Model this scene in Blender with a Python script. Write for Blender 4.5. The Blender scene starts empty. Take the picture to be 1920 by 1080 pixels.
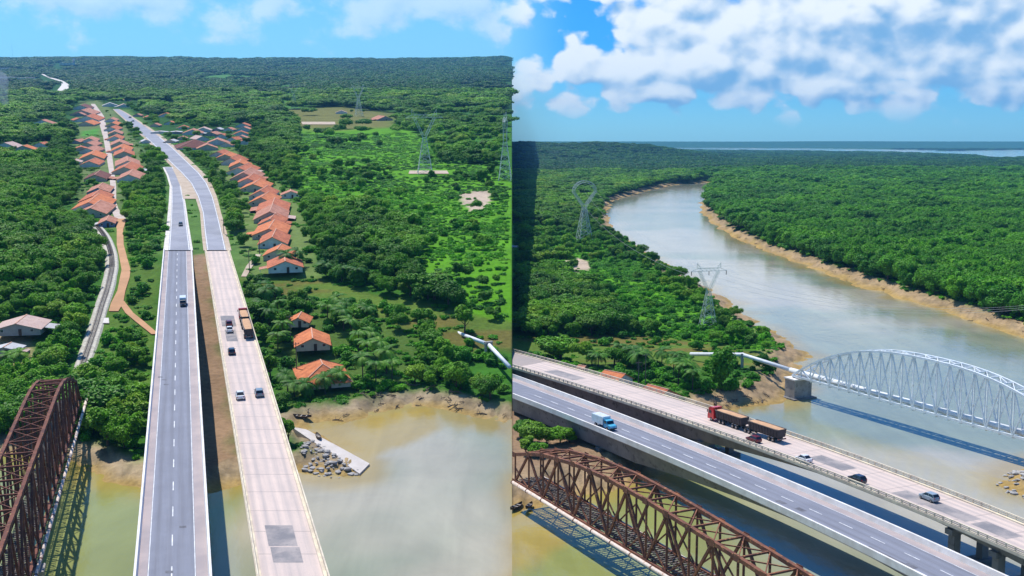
import bpy, math, random
import numpy as np
from mathutils import Matrix, Vector

# ------------------------------------------------------------------ camera, sky, sun
SC = bpy.context.scene
COL = SC.collection
F = 2100.0                 # focal length in photo pixels (1920 wide)
CAM_Z = 74.0               # above the river of the right-hand reach
CAM_L = 93.0               # above the river of the left-hand reach
PITCH_R = math.atan(275 / F)
PITCH_L = math.atan(433 / F)
TILT = PITCH_L - PITCH_R   # the left-hand country climbs gently away from the river
cam_d = bpy.data.cameras.new('camera')
cam = bpy.data.objects.new('camera', cam_d)
COL.objects.link(cam)
cam.location = (0, 0, CAM_Z)
cam.rotation_euler = (math.pi / 2 - PITCH_R, 0, 0)
cam_d.sensor_width = 36.0
cam_d.lens = F / 1920 * 36
cam_d.clip_start = 1.0
cam_d.clip_end = 120000
SC.camera = cam

SUN_EL = math.radians(61)
SHADOW_AZ = math.radians(38)       # shadows fall towards the viewer, this much to the right
sh = Vector((math.sin(SHADOW_AZ) * math.cos(SUN_EL), -math.cos(SHADOW_AZ) * math.cos(SUN_EL), -math.sin(SUN_EL)))
sun_d = bpy.data.lights.new('sun', 'SUN')
sun_d.energy = 5.0
sun_d.angle = math.radians(0.5)
sun_d.color = (1.0, 0.955, 0.88)
sun = bpy.data.objects.new('sun', sun_d)
COL.objects.link(sun)
sun.rotation_euler = sh.to_track_quat('-Z', 'Y').to_euler()

SC.view_settings.view_transform = 'Standard'
SC.view_settings.look = 'None'
SC.view_settings.exposure = 0.12
SC.view_settings.gamma = 1.0
SC.view_settings.use_curve_mapping = False
SC.cycles.max_bounces = 6
SC.cycles.diffuse_bounces = 2
SC.cycles.glossy_bounces = 2
SC.cycles.transmission_bounces = 2
SC.cycles.transparent_max_bounces = 6
SC.cycles.volume_bounces = 0
SC.cycles.caustics_reflective = False
SC.cycles.caustics_refractive = False

W = bpy.data.worlds.new('World')
SC.world = W
W.use_nodes = True
W.cycles.sampling_method = "MANUAL"
W.cycles.sample_map_resolution = 256


def nd(nt, typ, **kw):
    n = nt.nodes.new(typ)
    for k, v in kw.items():
        setattr(n, k, v)
    return n


def math_n(nt, op, a, b=None, c=None, clamp=False):
    n = nt.nodes.new('ShaderNodeMath')
    n.operation = op
    n.use_clamp = clamp
    for i, v in enumerate((a, b, c)):
        if v is None:
            continue
        if isinstance(v, (int, float)):
            n.inputs[i].default_value = v
        else:
            nt.links.new(v, n.inputs[i])
    return n.outputs[0]


def mixc(nt, fac, a, b, mode='MIX'):
    n = nt.nodes.new('ShaderNodeMix')
    n.data_type = 'RGBA'
    n.blend_type = mode
    n.clamp_factor = True
    for i, v in ((0, fac), (6, a), (7, b)):
        if isinstance(v, (int, float)):
            n.inputs[i].default_value = v
        elif isinstance(v, (tuple, list)):
            n.inputs[i].default_value = (*v[:3], 1)
        else:
            nt.links.new(v, n.inputs[i])
    return n.outputs[2]


def smooth_n(nt, v, a, b):
    n = nt.nodes.new('ShaderNodeMapRange')
    n.interpolation_type = 'SMOOTHSTEP'
    nt.links.new(v, n.inputs[0])
    n.inputs[1].default_value = a
    n.inputs[2].default_value = b
    return n.outputs[0]


def noise_n(nt, vec, scale, detail=4, rough=0.55, dist=0.0):
    n = nt.nodes.new('ShaderNodeTexNoise')
    n.inputs['Scale'].default_value = scale
    n.inputs['Detail'].default_value = detail
    n.inputs['Roughness'].default_value = rough
    n.inputs['Distortion'].default_value = dist
    if vec is not None:
        nt.links.new(vec, n.inputs['Vector'])
    return n.outputs['Fac']


def cloud_group():
    g = bpy.data.node_groups.new('cloud_cover', 'ShaderNodeTree')
    g.interface.new_socket('Az', in_out='INPUT', socket_type='NodeSocketFloat')
    g.interface.new_socket('El', in_out='INPUT', socket_type='NodeSocketFloat')
    g.interface.new_socket('Cover', in_out='OUTPUT', socket_type='NodeSocketFloat')
    gi = g.nodes.new('NodeGroupInput')
    go = g.nodes.new('NodeGroupOutput')
    az, el = gi.outputs[0], gi.outputs[1]
    cmb = g.nodes.new('ShaderNodeCombineXYZ')
    g.links.new(az, cmb.inputs[0])
    g.links.new(math_n(g, 'MULTIPLY', el, 1.35), cmb.inputs[1])
    cmb.inputs[2].default_value = 3.7
    fine = noise_n(g, cmb.outputs[0], 21, 7, 0.54, 0.0)
    big = noise_n(g, cmb.outputs[0], 3.2, 2, 0.5)
    for n_ in g.nodes:
        if n_.type == 'TEX_NOISE':
            n_.noise_dimensions = '2D'
    # cumulus heaps: azimuth, elevation, half-width, half-height, weight
    heaps = [(0.265, 0.098, 0.11, 0.036, 1.1), (0.150, 0.092, 0.036, 0.022, 0.95), (0.205, 0.112, 0.05, 0.03, 1.0),
             (0.37, 0.122, 0.17, 0.040, 1.2), (0.085, 0.062, 0.065, 0.019, 0.8), (0.02, 0.048, 0.05, 0.018, 0.6),
             (0.185, 0.068, 0.09, 0.028, 1.0), (0.34, 0.100, 0.23, 0.062, 1.5), (0.40, 0.062, 0.08, 0.026, 0.85),
             (0.30, 0.047, 0.16, 0.014, 0.75), (0.43, 0.046, 0.10, 0.014, 0.8), (0.13, 0.046, 0.10, 0.013, 0.6), (0.10, 0.127, 0.045, 0.010, 0.45), (0.28, 0.065, 0.07, 0.022, 0.8),
             (-0.08, 0.118, 0.13, 0.026, 0.30), (-0.32, 0.120, 0.18, 0.028, 0.32)]
    acc = None
    for a, e, ra, re, w in heaps:
        da = math_n(g, 'MULTIPLY', math_n(g, 'SUBTRACT', az, a), 1 / ra)
        de = math_n(g, 'MULTIPLY', math_n(g, 'SUBTRACT', el, e), 1 / re)
        r2 = math_n(g, 'ADD', math_n(g, 'MULTIPLY', da, da), math_n(g, 'MULTIPLY', de, de))
        v = math_n(g, 'MULTIPLY', math_n(g, 'SUBTRACT', 1.25, math_n(g, 'SQRT', r2)), w)
        acc = v if acc is None else math_n(g, 'MAXIMUM', acc, v)
    acc = math_n(g, 'MAXIMUM', acc, -0.5)
    # sparser cumulus outside the view, thinned to cut ambient light and deepen shadows
    far_az = smooth_n(g, math_n(g, 'ABSOLUTE', az), 0.46, 0.6)
    far_el = smooth_n(g, el, 0.13, 0.2)
    out = math_n(g, 'MAXIMUM', far_az, far_el)
    gen = math_n(g, 'MULTIPLY', math_n(g, 'SUBTRACT', big, 0.66), 4.0)
    gen = math_n(g, 'ADD', math_n(g, 'MULTIPLY', gen, out), math_n(g, 'MULTIPLY', math_n(g, 'SUBTRACT', out, 1.0), 0.6))
    acc = math_n(g, 'MAXIMUM', acc, gen)
    warp = nd(g, 'ShaderNodeVectorMath', operation='MULTIPLY_ADD')
    nz = nd(g, 'ShaderNodeTexNoise', noise_dimensions='2D')
    nz.inputs['Scale'].default_value = 24
    nz.inputs['Detail'].default_value = 3
    g.links.new(cmb.outputs[0], nz.inputs['Vector'])
    g.links.new(nz.outputs['Color'], warp.inputs[0])
    warp.inputs[1].default_value = (0.022, 0.022, 0)
    g.links.new(cmb.outputs[0], warp.inputs[2])
    puffs = None
    for sc_, am in ((24, 1.0), (58, 0.45)):
        vo = nd(g, 'ShaderNodeTexVoronoi', feature='SMOOTH_F1', voronoi_dimensions='2D')
        vo.inputs['Scale'].default_value = sc_
        vo.inputs['Smoothness'].default_value = 0.35
        g.links.new(warp.outputs[0], vo.inputs['Vector'])
        p_ = math_n(g, 'MULTIPLY', math_n(g, 'SUBTRACT', 0.42, vo.outputs['Distance']), am)
        puffs = p_ if puffs is None else math_n(g, 'ADD', puffs, p_)
    puffs = math_n(g, 'MULTIPLY', puffs, smooth_n(g, az, -0.03, 0.03))
    c = math_n(g, 'ADD', math_n(g, 'ADD', acc, puffs), math_n(g, 'MULTIPLY', math_n(g, 'SUBTRACT', fine, 0.5), 1.1))
    g.links.new(c, go.inputs[0])
    return g


def make_world():
    nt = W.node_tree
    nt.nodes.clear()
    out = nd(nt, 'ShaderNodeOutputWorld')
    bg = nd(nt, 'ShaderNodeBackground')
    bg.inputs['Strength'].default_value = 0.09
    nt.links.new(bg.outputs[0], out.inputs[0])
    sky = nd(nt, 'ShaderNodeTexSky')
    sky.sky_type = 'NISHITA'
    sky.sun_disc = False
    sky.sun_elevation = SUN_EL
    sky.sun_rotation = math.atan2(-sh.x, -sh.y)
    sky.altitude = 50
    sky.air_density = 1.0
    sky.dust_density = 0.6
    sky.ozone_density = 3.0
    tc = nd(nt, 'ShaderNodeTexCoord')
    sep = nd(nt, 'ShaderNodeSeparateXYZ')
    nt.links.new(tc.outputs['Generated'], sep.inputs[0])
    az = math_n(nt, 'ARCTAN2', sep.outputs[0], sep.outputs[1])
    el = math_n(nt, 'ARCSINE', sep.outputs[2])
    hue = mixc(nt, smooth_n(nt, el, -0.01, 0.085), (0.80, 1.75, 2.5), (0.14, 0.80, 1.65))
    hue = mixc(nt, smooth_n(nt, az, -0.02, 0.06), (0.60, 1.20, 1.62), hue)
    tint = mixc(nt, 1.0, sky.outputs[0], hue, 'MULTIPLY')
    g = cloud_group()

    def cover(da, de):
        n = nd(nt, 'ShaderNodeGroup')
        n.node_tree = g
        nt.links.new(math_n(nt, 'ADD', az, da), n.inputs[0])
        nt.links.new(math_n(nt, 'ADD', el, de), n.inputs[1])
        return n.outputs[0]
    c0 = cover(0, 0)
    c1 = cover(-0.007, 0.011)
    dens = smooth_n(nt, c0, 0.0, 0.30)
    hz = smooth_n(nt, el, 0.008, 0.036)
    dens = math_n(nt, 'MULTIPLY', dens, hz)
    # lit from above: bright where the heap thins upwards, blue-grey towards its base
    base = math_n(nt, 'MULTIPLY', math_n(nt, 'SUBTRACT', c1, c0), 1.9)
    shade = smooth_n(nt, math_n(nt, 'MULTIPLY_ADD', c0, 0.40, base), -0.45, 1.75)
    cc = mixc(nt, shade, (11.2, 11.7, 11.8), (2.6, 5.2, 8.4))
    veil = math_n(nt, 'MULTIPLY_ADD', smooth_n(nt, az, -0.03, 0.03), 0.48, 0.45)
    col = mixc(nt, math_n(nt, 'MULTIPLY', dens, veil), tint, cc)
    nt.links.new(col, bg.inputs[0])


make_world()

# ------------------------------------------------------------------ frames and helpers
R = random.Random(11)
RS = np.random.RandomState(5)
C0 = Vector((0, 0, CAM_Z))
TR = Matrix.Identity(4)
TL = Matrix.Translation(C0) @ Matrix.Rotation(TILT, 4, 'X') @ Matrix.Translation(Vector((0, 0, -CAM_L)))


def S(a, b, x):
    t = np.clip((np.asarray(x, float) - a) / (b - a), 0, 1)
    return t * t * (3 - 2 * t)


def _hash(ix, iy, s):
    n = (ix * 374761393 + iy * 668265263 + s * 974634777) & 0x7fffffff
    n = ((n ^ (n >> 13)) * 1274126177) & 0x7fffffff
    return ((n ^ (n >> 16)) & 0xffff) / 65535.0


def vnoise(x, y, s=0):
    x = np.asarray(x, float)
    y = np.asarray(y, float)
    ix = np.floor(x).astype(np.int64)
    iy = np.floor(y).astype(np.int64)
    fx = x - ix
    fy = y - iy
    fx = fx * fx * (3 - 2 * fx)
    fy = fy * fy * (3 - 2 * fy)
    a = _hash(ix, iy, s)
    b = _hash(ix + 1, iy, s)
    c = _hash(ix, iy + 1, s)
    d = _hash(ix + 1, iy + 1, s)
    return (a * (1 - fx) + b * fx) * (1 - fy) + (c * (1 - fx) + d * fx) * fy


def fbm(x, y, o=4, s=0):
    v = 0
    a = 0.5
    for i in range(o):
        v = v + a * vnoise(x, y, s + i)
        x = np.asarray(x) * 2.03 + 11.3
        y = np.asarray(y) * 2.03 + 4.7
        a *= 0.5
    return v / (1 - 0.5 ** o)


def unproj(left, px, py, z):
    p = PITCH_L if left else PITCH_R
    rx = (px - 960) / F
    ry = -(py - 540) / F
    dz = -math.sin(p) + ry * math.cos(p)
    dy = math.cos(p) + ry * math.sin(p)
    t = (z - (CAM_L if left else CAM_Z)) / dz
    return Vector((rx * t, dy * t, z))


def gbase(left, X, Z):
    """land height without the river"""
    X = np.asarray(X, float)
    Z = np.asarray(Z, float)
    if left:
        g = 1.6 + 14.3 * S(290, 438, Z)
        g = g + S(3600, 8500, Z) * (52 + 24 * vnoise(X / 900, Z / 2500, 3)) + 7 * S(8000, 8600, Z) * S(-2350, -2500, X) * 0
        return g
    t = X / np.maximum(Z, 1)
    ridge = 0.55 + 0.6 * fbm(X / 260 + 3, Z / 900, 3, 8)
    coast = 74 * S(13600, 15200, Z) * (0.85 + 0.25 * vnoise(X / 1500, Z / 9000, 4))
    return 3 + coast + 62 * S(3300, 4700, Z) * (1 - S(5200, 6500, Z)) * S(0.21, 0.08, t) * ridge


def gpt(left, px, py):
    z = 3.0
    for _ in range(24):
        p = unproj(left, px, py, z)
        z = 0.5 * z + 0.5 * float(gbase(left, p.x, p.y))
    return unproj(left, px, py, z)


def poly(left, pts, z=None):
    return np.array([(gpt(left, x, y) if z is None else unproj(left, x, y, z))[:2] for x, y in pts])


def sdist(X, Y, pg):
    """signed distance to polygon, negative inside"""
    X = np.asarray(X, float)
    Y = np.asarray(Y, float)
    d2 = np.full(X.shape, 1e18)
    ins = np.zeros(X.shape, bool)
    n = len(pg)
    for i in range(n):
        ax, ay = pg[i]
        bx, by = pg[(i + 1) % n]
        ex, ey = bx - ax, by - ay
        L2 = ex * ex + ey * ey + 1e-12
        t = np.clip(((X - ax) * ex + (Y - ay) * ey) / L2, 0, 1)
        d2 = np.minimum(d2, (X - ax - t * ex) ** 2 + (Y - ay - t * ey) ** 2)
        if ay != by:
            c = ((ay > Y) != (by > Y)) & (X < (bx - ax) * (Y - ay) / (by - ay) + ax)
            ins ^= c
    d = np.sqrt(d2)
    return np.where(ins, -d, d)


def dline(X, Y, ln):
    X = np.asarray(X, float)
    Y = np.asarray(Y, float)
    d2 = np.full(X.shape, 1e18)
    for (ax, ay), (bx, by) in zip(ln[:-1], ln[1:]):
        ex, ey = bx - ax, by - ay
        t = np.clip(((X - ax) * ex + (Y - ay) * ey) / (ex * ex + ey * ey + 1e-12), 0, 1)
        d2 = np.minimum(d2, (X - ax - t * ex) ** 2 + (Y - ay - t * ey) ** 2)
    return np.sqrt(d2)


class MB:
    def __init__(s):
        s.v = []
        s.f = []
        s.m = []
        s.mi = 0

    def add(s, vs, fs):
        o = len(s.v)
        s.v += [tuple(v) for v in vs]
        s.f += [tuple(i + o for i in f) for f in fs]
        s.m += [s.mi] * len(fs)

    def box(s, c, d, rz=0):
        x, y, z = c
        a, b, h = d[0] / 2, d[1] / 2, d[2] / 2
        vs = []
        cr, sr = math.cos(rz), math.sin(rz)
        for dz in (-h, h):
            for dx, dy in ((-a, -b), (a, -b), (a, b), (-a, b)):
                vs.append((x + dx * cr - dy * sr, y + dx * sr + dy * cr, z + dz))
        s.add(vs, [(3, 2, 1, 0), (4, 5, 6, 7), (0, 1, 5, 4), (1, 2, 6, 5), (2, 3, 7, 6), (3, 0, 4, 7)])

    def beam(s, p, q, w, h, up=(0, 0, 1)):
        p, q = Vector(p), Vector(q)
        d = (q - p).normalized()
        u = Vector(up)
        if abs(d.dot(u)) > 0.98:
            u = Vector((1, 0, 0))
        r = d.cross(u).normalized() * (w / 2)
        u = r.cross(d).normalized() * (h / 2)
        vs = [p - r - u, p + r - u, p + r + u, p - r + u, q - r - u, q + r - u, q + r + u, q - r + u]
        s.add(vs, [(0, 1, 2, 3), (7, 6, 5, 4), (0, 4, 5, 1), (1, 5, 6, 2), (2, 6, 7, 3), (3, 7, 4, 0)])

    def tube(s, pts, r, n=8, cap=True):
        pts = [Vector(p) for p in pts]
        rings = []
        for i, p in enumerate(pts):
            d = (pts[min(i + 1, len(pts) - 1)] - pts[max(i - 1, 0)]).normalized()
            u = Vector((0, 0, 1)) if abs(d.z) < 0.9 else Vector((1, 0, 0))
            a = d.cross(u).normalized()
            b = d.cross(a).normalized()
            rr = r[i] if isinstance(r, (list, tuple)) else r
            rings.append([p + (a * math.cos(2 * math.pi * k / n) + b * math.sin(2 * math.pi * k / n)) * rr for k in range(n)])
        s.loft(rings, cap)

    def loft(s, rings, cap=True, closed=True):
        n = len(rings[0])
        vs = [v for rg in rings for v in rg]
        fs = []
        for i in range(len(rings) - 1):
            for k in range(n if closed else n - 1):
                a, b = i * n + k, i * n + (k + 1) % n
                fs.append((a, b, b + n, a + n))
        if cap:
            fs.append(tuple(reversed(range(n))))
            fs.append(tuple((len(rings) - 1) * n + k for k in range(n)))
        s.add(vs, fs)

    def mesh(s, name, mats, smooth=False):
        me = bpy.data.meshes.new(name)
        me.from_pydata(s.v, [], s.f)
        for m in (mats if isinstance(mats, (list, tuple)) else [mats]):
            me.materials.append(m)
        if max(s.m, default=0):
            me.polygons.foreach_set('material_index', s.m)
        if smooth:
            me.polygons.foreach_set('use_smooth', [True] * len(me.polygons))
        me.update()
        return me

    def build(s, name, mats, parent=None, T=None, smooth=False):
        return link(name, s.mesh(name, mats, smooth), parent, T)


def link(name, data, parent=None, T=None):
    o = bpy.data.objects.new(name, data)
    COL.objects.link(o)
    if parent is not None:
        o.parent = parent
    if T is not None:
        if parent is None:
            o.matrix_world = T
        else:
            o.matrix_local = T
    return o


def tag(o, label, cat=None, group=None, kind=None):
    if label:
        o['label'] = label
    if cat:
        o['category'] = cat
    if group:
        o['group'] = group
    if kind:
        o['kind'] = kind
    return o


def TM(left, loc, rz=0, sc=(1, 1, 1)):
    b = TL if left else TR
    return b @ Matrix.Translation(Vector(loc)) @ Matrix.Rotation(rz, 4, 'Z') @ Matrix.Diagonal((*sc, 1))


def thing(name, label, cat, left, loc, rz=0, group=None):
    e = link(name, None, None, TM(left, loc, rz))
    e.empty_display_size = 0.5
    return tag(e, label, cat, group)


# ------------------------------------------------------------------ materials
def material(name, c1, c2=None, scale=0.5, rough=0.8, bump=0.0, bscale=None, metal=0.0, c3=None, spec=0.3, thr=(0.35, 0.65), coords='Object', detail=5):
    m = bpy.data.materials.new(name)
    m.use_nodes = True
    nt = m.node_tree
    b = nt.nodes['Principled BSDF']
    b.inputs['Roughness'].default_value = rough
    b.inputs['Metallic'].default_value = metal
    b.inputs['Specular IOR Level'].default_value = spec
    if c2 is None:
        c2 = tuple(x * 0.85 for x in c1)
    tc = nd(nt, 'ShaderNodeTexCoord')
    vec = tc.outputs[coords]
    n1 = noise_n(nt, vec, scale, detail, 0.6)
    col = mixc(nt, smooth_n(nt, n1, *thr), c1, c2)
    if c3:
        n2 = noise_n(nt, vec, scale * 4.3, 4, 0.6)
        col = mixc(nt, smooth_n(nt, n2, 0.55, 0.7), col, c3)
    nt.links.new(col, b.inputs['Base Color'])
    if bump:
        bn = nd(nt, 'ShaderNodeBump')
        bn.inputs['Strength'].default_value = bump
        bn.inputs['Distance'].default_value = 0.2
        nt.links.new(noise_n(nt, vec, bscale or scale * 6, 4, 0.6), bn.inputs['Height'])
        nt.links.new(bn.outputs[0], b.inputs['Normal'])
    return m


def foliage(name, cols, rough=0.55, trans=0.22):
    """leaf colour: chosen per plant, varied per leaf"""
    m = bpy.data.materials.new(name)
    m.use_nodes = True
    nt = m.node_tree
    nt.nodes.clear()
    out = nd(nt, 'ShaderNodeOutputMaterial')
    oi = nd(nt, 'ShaderNodeObjectInfo')
    rp = nd(nt, 'ShaderNodeValToRGB')
    el = rp.color_ramp.elements
    while len(el) < len(cols):
        el.new(0.5)
    for i, c in enumerate(cols):
        el[i].position = i / max(1, len(cols) - 1)
        el[i].color = (*c, 1)
    nt.links.new(oi.outputs['Random'], rp.inputs[0])
    at = nd(nt, 'ShaderNodeAttribute')
    at.attribute_name = 'leafvar'
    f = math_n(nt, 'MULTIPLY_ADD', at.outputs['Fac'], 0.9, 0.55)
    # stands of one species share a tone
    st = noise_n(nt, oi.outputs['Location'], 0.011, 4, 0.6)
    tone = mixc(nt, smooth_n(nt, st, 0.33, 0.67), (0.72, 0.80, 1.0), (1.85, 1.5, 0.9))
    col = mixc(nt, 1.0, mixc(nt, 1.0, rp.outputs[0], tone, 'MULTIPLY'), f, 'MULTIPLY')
    pb = nd(nt, 'ShaderNodeBsdfPrincipled')
    pb.inputs['Roughness'].default_value = rough
    pb.inputs['Specular IOR Level'].default_value = 0.2
    nt.links.new(col, pb.inputs['Base Color'])
    tr = nd(nt, 'ShaderNodeBsdfTranslucent')
    nt.links.new(mixc(nt, 1.0, col, (1.1, 1.25, 0.5), 'MULTIPLY'), tr.inputs[0])
    mx = nd(nt, 'ShaderNodeMixShader')
    mx.inputs[0].default_value = trans
    nt.links.new(pb.outputs[0], mx.inputs[1])
    nt.links.new(tr.outputs[0], mx.inputs[2])
    nt.links.new(mx.outputs[0], out.inputs[0])
    return m


M = {}
M['leaf'] = foliage('leaf_green', [(0.042, 0.155, 0.006), (0.075, 0.235, 0.006), (0.105, 0.28, 0.008), (0.046, 0.17, 0.010), (0.145, 0.29, 0.016)])
M['leaf_far'] = foliage('leaf_cloud_shade_tone', [(0.014, 0.075, 0.010), (0.024, 0.105, 0.010), (0.04, 0.14, 0.012), (0.016, 0.085, 0.014)])  # leaf colour darkened to paint cloud shadow into the far forest
M['mangrove'] = foliage('leaf_mangrove', [(0.036, 0.165, 0.006), (0.056, 0.22, 0.006), (0.08, 0.255, 0.008), (0.042, 0.19, 0.010)])
M['shrub'] = foliage('leaf_shrub', [(0.035, 0.19, 0.006), (0.06, 0.26, 0.006), (0.085, 0.30, 0.008), (0.03, 0.17, 0.010), (0.10, 0.28, 0.014)])
M['palm'] = foliage('leaf_palm', [(0.03, 0.13, 0.012), (0.055, 0.18, 0.015), (0.10, 0.23, 0.03)])
M['bark'] = material('bark', (0.12, 0.085, 0.06), (0.06, 0.045, 0.035), 2.0, 0.9, 0.3)
M['concrete'] = material('weathered_concrete', (0.40, 0.37, 0.34), (0.27, 0.25, 0.235), 0.25, 0.9, 0.15, c3=(0.18, 0.17, 0.16))
M['parapet'] = material('pale_parapet_concrete', (0.80, 0.77, 0.74), (0.66, 0.62, 0.58), 0.3, 0.85, 0.1)
M['parapet_y'] = material('cream_parapet_concrete', (0.72, 0.63, 0.47), (0.55, 0.46, 0.36), 0.35, 0.85, 0.1)
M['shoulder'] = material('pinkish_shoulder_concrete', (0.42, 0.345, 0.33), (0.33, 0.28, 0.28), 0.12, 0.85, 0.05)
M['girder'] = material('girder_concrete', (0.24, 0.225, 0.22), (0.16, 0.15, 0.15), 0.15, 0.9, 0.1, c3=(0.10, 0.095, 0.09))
M['paint'] = material('road_paint', (0.78, 0.78, 0.78), (0.55, 0.55, 0.56), 0.9, 0.7)
M['patch'] = material('asphalt_patch', (0.20, 0.19, 0.20), (0.36, 0.315, 0.30), 0.22, 0.85, c3=(0.25, 0.235, 0.235))
M['tyre'] = material('tyre_rubber', (0.02, 0.02, 0.02), (0.03, 0.03, 0.03), 4, 0.8)
M['rim'] = material('wheel_rim', (0.45, 0.45, 0.46), (0.3, 0.3, 0.3), 4, 0.35, metal=0.8)
M['glass'] = material('dark_car_glass', (0.012, 0.015, 0.02), (0.02, 0.024, 0.03), 1, 0.06, spec=0.6)
M['lamp_w'] = material('headlamp_lens', (0.7, 0.7, 0.68), (0.6, 0.6, 0.6), 3, 0.1)
M['lamp_r'] = material('tail_lamp_lens', (0.45, 0.02, 0.015), (0.35, 0.02, 0.015), 3, 0.2)
M['chassis'] = material('black_chassis', (0.025, 0.024, 0.024), (0.04, 0.035, 0.03), 2, 0.6)
M['rust'] = material('rusty_steel', (0.185, 0.066, 0.042), (0.095, 0.037, 0.028), 0.35, 0.85, 0.2, c3=(0.33, 0.14, 0.06))
M['rust_orange'] = material('sunlit_tone_rusty_steel', (0.25, 0.098, 0.052), (0.125, 0.05, 0.034), 0.35, 0.85, 0.2, c3=(0.44, 0.20, 0.08))  # same rust in a brighter orange, sunlight on this truss put into the colour
M['rust_pipe'] = material('pale_pipe_with_rust', (0.72, 0.62, 0.55), (0.62, 0.50, 0.42), 0.5, 0.7, 0.1, c3=(0.40, 0.13, 0.05))
M['white_steel'] = material('white_painted_steel', (0.82, 0.86, 0.88), (0.66, 0.72, 0.75), 0.25, 0.55, c3=(0.58, 0.60, 0.58))
M['white_pipe'] = material('white_pipe_paint', (0.76, 0.78, 0.80), (0.62, 0.64, 0.66), 0.3, 0.5)
M['pylon'] = material('galvanised_steel', (0.55, 0.62, 0.57), (0.45, 0.52, 0.48), 0.6, 0.5, metal=0.0)
M['cable'] = material('aluminium_cable', (0.3, 0.33, 0.34), (0.25, 0.27, 0.28), 0.6, 0.5)
M['rail'] = material('rail_steel', (0.16, 0.13, 0.115), (0.10, 0.08, 0.07), 1.0, 0.5, metal=0.3)
M['sleeper'] = material('timber_sleeper', (0.11, 0.09, 0.08), (0.19, 0.165, 0.15), 0.7, 0.9)
M['ballast'] = material('ballast_stone', (0.58, 0.54, 0.46), (0.42, 0.39, 0.33), 0.8, 0.95, 0.5, 3.0)
M['rock'] = material('grey_rock', (0.44, 0.42, 0.40), (0.20, 0.19, 0.185), 0.35, 0.9, 0.3)
M['ramp'] = material('boat_ramp_concrete', (0.60, 0.55, 0.51), (0.52, 0.47, 0.43), 0.3, 0.9, 0.05)
M['wood_dark'] = material('dark_boat_timber', (0.05, 0.035, 0.03), (0.09, 0.06, 0.045), 1.5, 0.8)
M['wood_pale'] = material('pale_boat_timber', (0.42, 0.38, 0.34), (0.30, 0.27, 0.24), 1.5, 0.8)
M['pole'] = material('utility_pole_timber', (0.10, 0.085, 0.075), (0.16, 0.14, 0.12), 1.2, 0.9)
M['wire_black'] = material('black_insulator', (0.03, 0.03, 0.03), (0.05, 0.05, 0.05), 1, 0.6)


def grad_ground(name, scale, wet=False):
    m = bpy.data.materials.new(name)
    m.use_nodes = True
    nt = m.node_tree
    b = nt.nodes['Principled BSDF']
    b.inputs['Roughness'].default_value = 0.95
    b.inputs['Specular IOR Level'].default_value = 0.1
    at = nd(nt, 'ShaderNodeAttribute')
    at.attribute_name = 'earth'
    tc = nd(nt, 'ShaderNodeTexCoord')
    v = tc.outputs['Object']
    n1 = noise_n(nt, v, 0.05, 6, 0.62)
    n2 = noise_n(nt, v, 0.6, 5, 0.65)
    f = math_n(nt, 'ADD', math_n(nt, 'MULTIPLY', n1, 1.1), math_n(nt, 'MULTIPLY', n2, 1.1))
    f = math_n(nt, 'SUBTRACT', f, 0.1)
    nt.links.new(mixc(nt, 1.0, at.outputs['Color'], f, 'MULTIPLY'), b.inputs['Base Color'])
    bn = nd(nt, 'ShaderNodeBump')
    bn.inputs['Strength'].default_value = 0.7
    bn.inputs['Distance'].default_value = 0.5
    nt.links.new(n2, bn.inputs['Height'])
    nt.links.new(bn.outputs[0], b.inputs['Normal'])
    return m


def water_mat():
    m = bpy.data.materials.new('silty_river_water')
    m.use_nodes = True
    nt = m.node_tree
    b = nt.nodes['Principled BSDF']
    at = nd(nt, 'ShaderNodeAttribute')
    at.attribute_name = 'earth'
    b.inputs['IOR'].default_value = 1.33
    b.inputs['Roughness'].default_value = 0.07
    b.inputs['Specular IOR Level'].default_value = 0.5
    tc = nd(nt, 'ShaderNodeTexCoord')
    v = tc.outputs['Object']
    n1 = noise_n(nt, v, 0.02, 6, 0.62, 1.6)
    mp2 = nd(nt, 'ShaderNodeMapping')
    mp2.inputs['Rotation'].default_value = (0, 0, 0.5)
    mp2.inputs['Scale'].default_value = (0.10, 0.012, 1)
    nt.links.new(v, mp2.inputs[0])
    n2 = noise_n(nt, mp2.outputs[0], 1.0, 5, 0.65, 0.8)
    f = math_n(nt, 'ADD', math_n(nt, 'MULTIPLY_ADD', n1, 0.55, 0.48), math_n(nt, 'MULTIPLY', n2, 0.5))
    nt.links.new(mixc(nt, 1.0, at.outputs['Color'], f, 'MULTIPLY'), b.inputs['Base Color'])
    mp = nd(nt, 'ShaderNodeMapping')
    mp.inputs['Scale'].default_value = (1, 0.6, 1)
    nt.links.new(v, mp.inputs[0])
    h = math_n(nt, 'ADD', noise_n(nt, mp.outputs[0], 0.45, 5, 0.62), math_n(nt, 'MULTIPLY', noise_n(nt, mp.outputs[0], 0.04, 3), 1.6))
    bn = nd(nt, 'ShaderNodeBump')
    bn.inputs['Strength'].default_value = 0.22
    bn.inputs['Distance'].default_value = 0.4
    nt.links.new(h, bn.inputs['Height'])
    nt.links.new(bn.outputs[0], b.inputs['Normal'])
    return m


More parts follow.
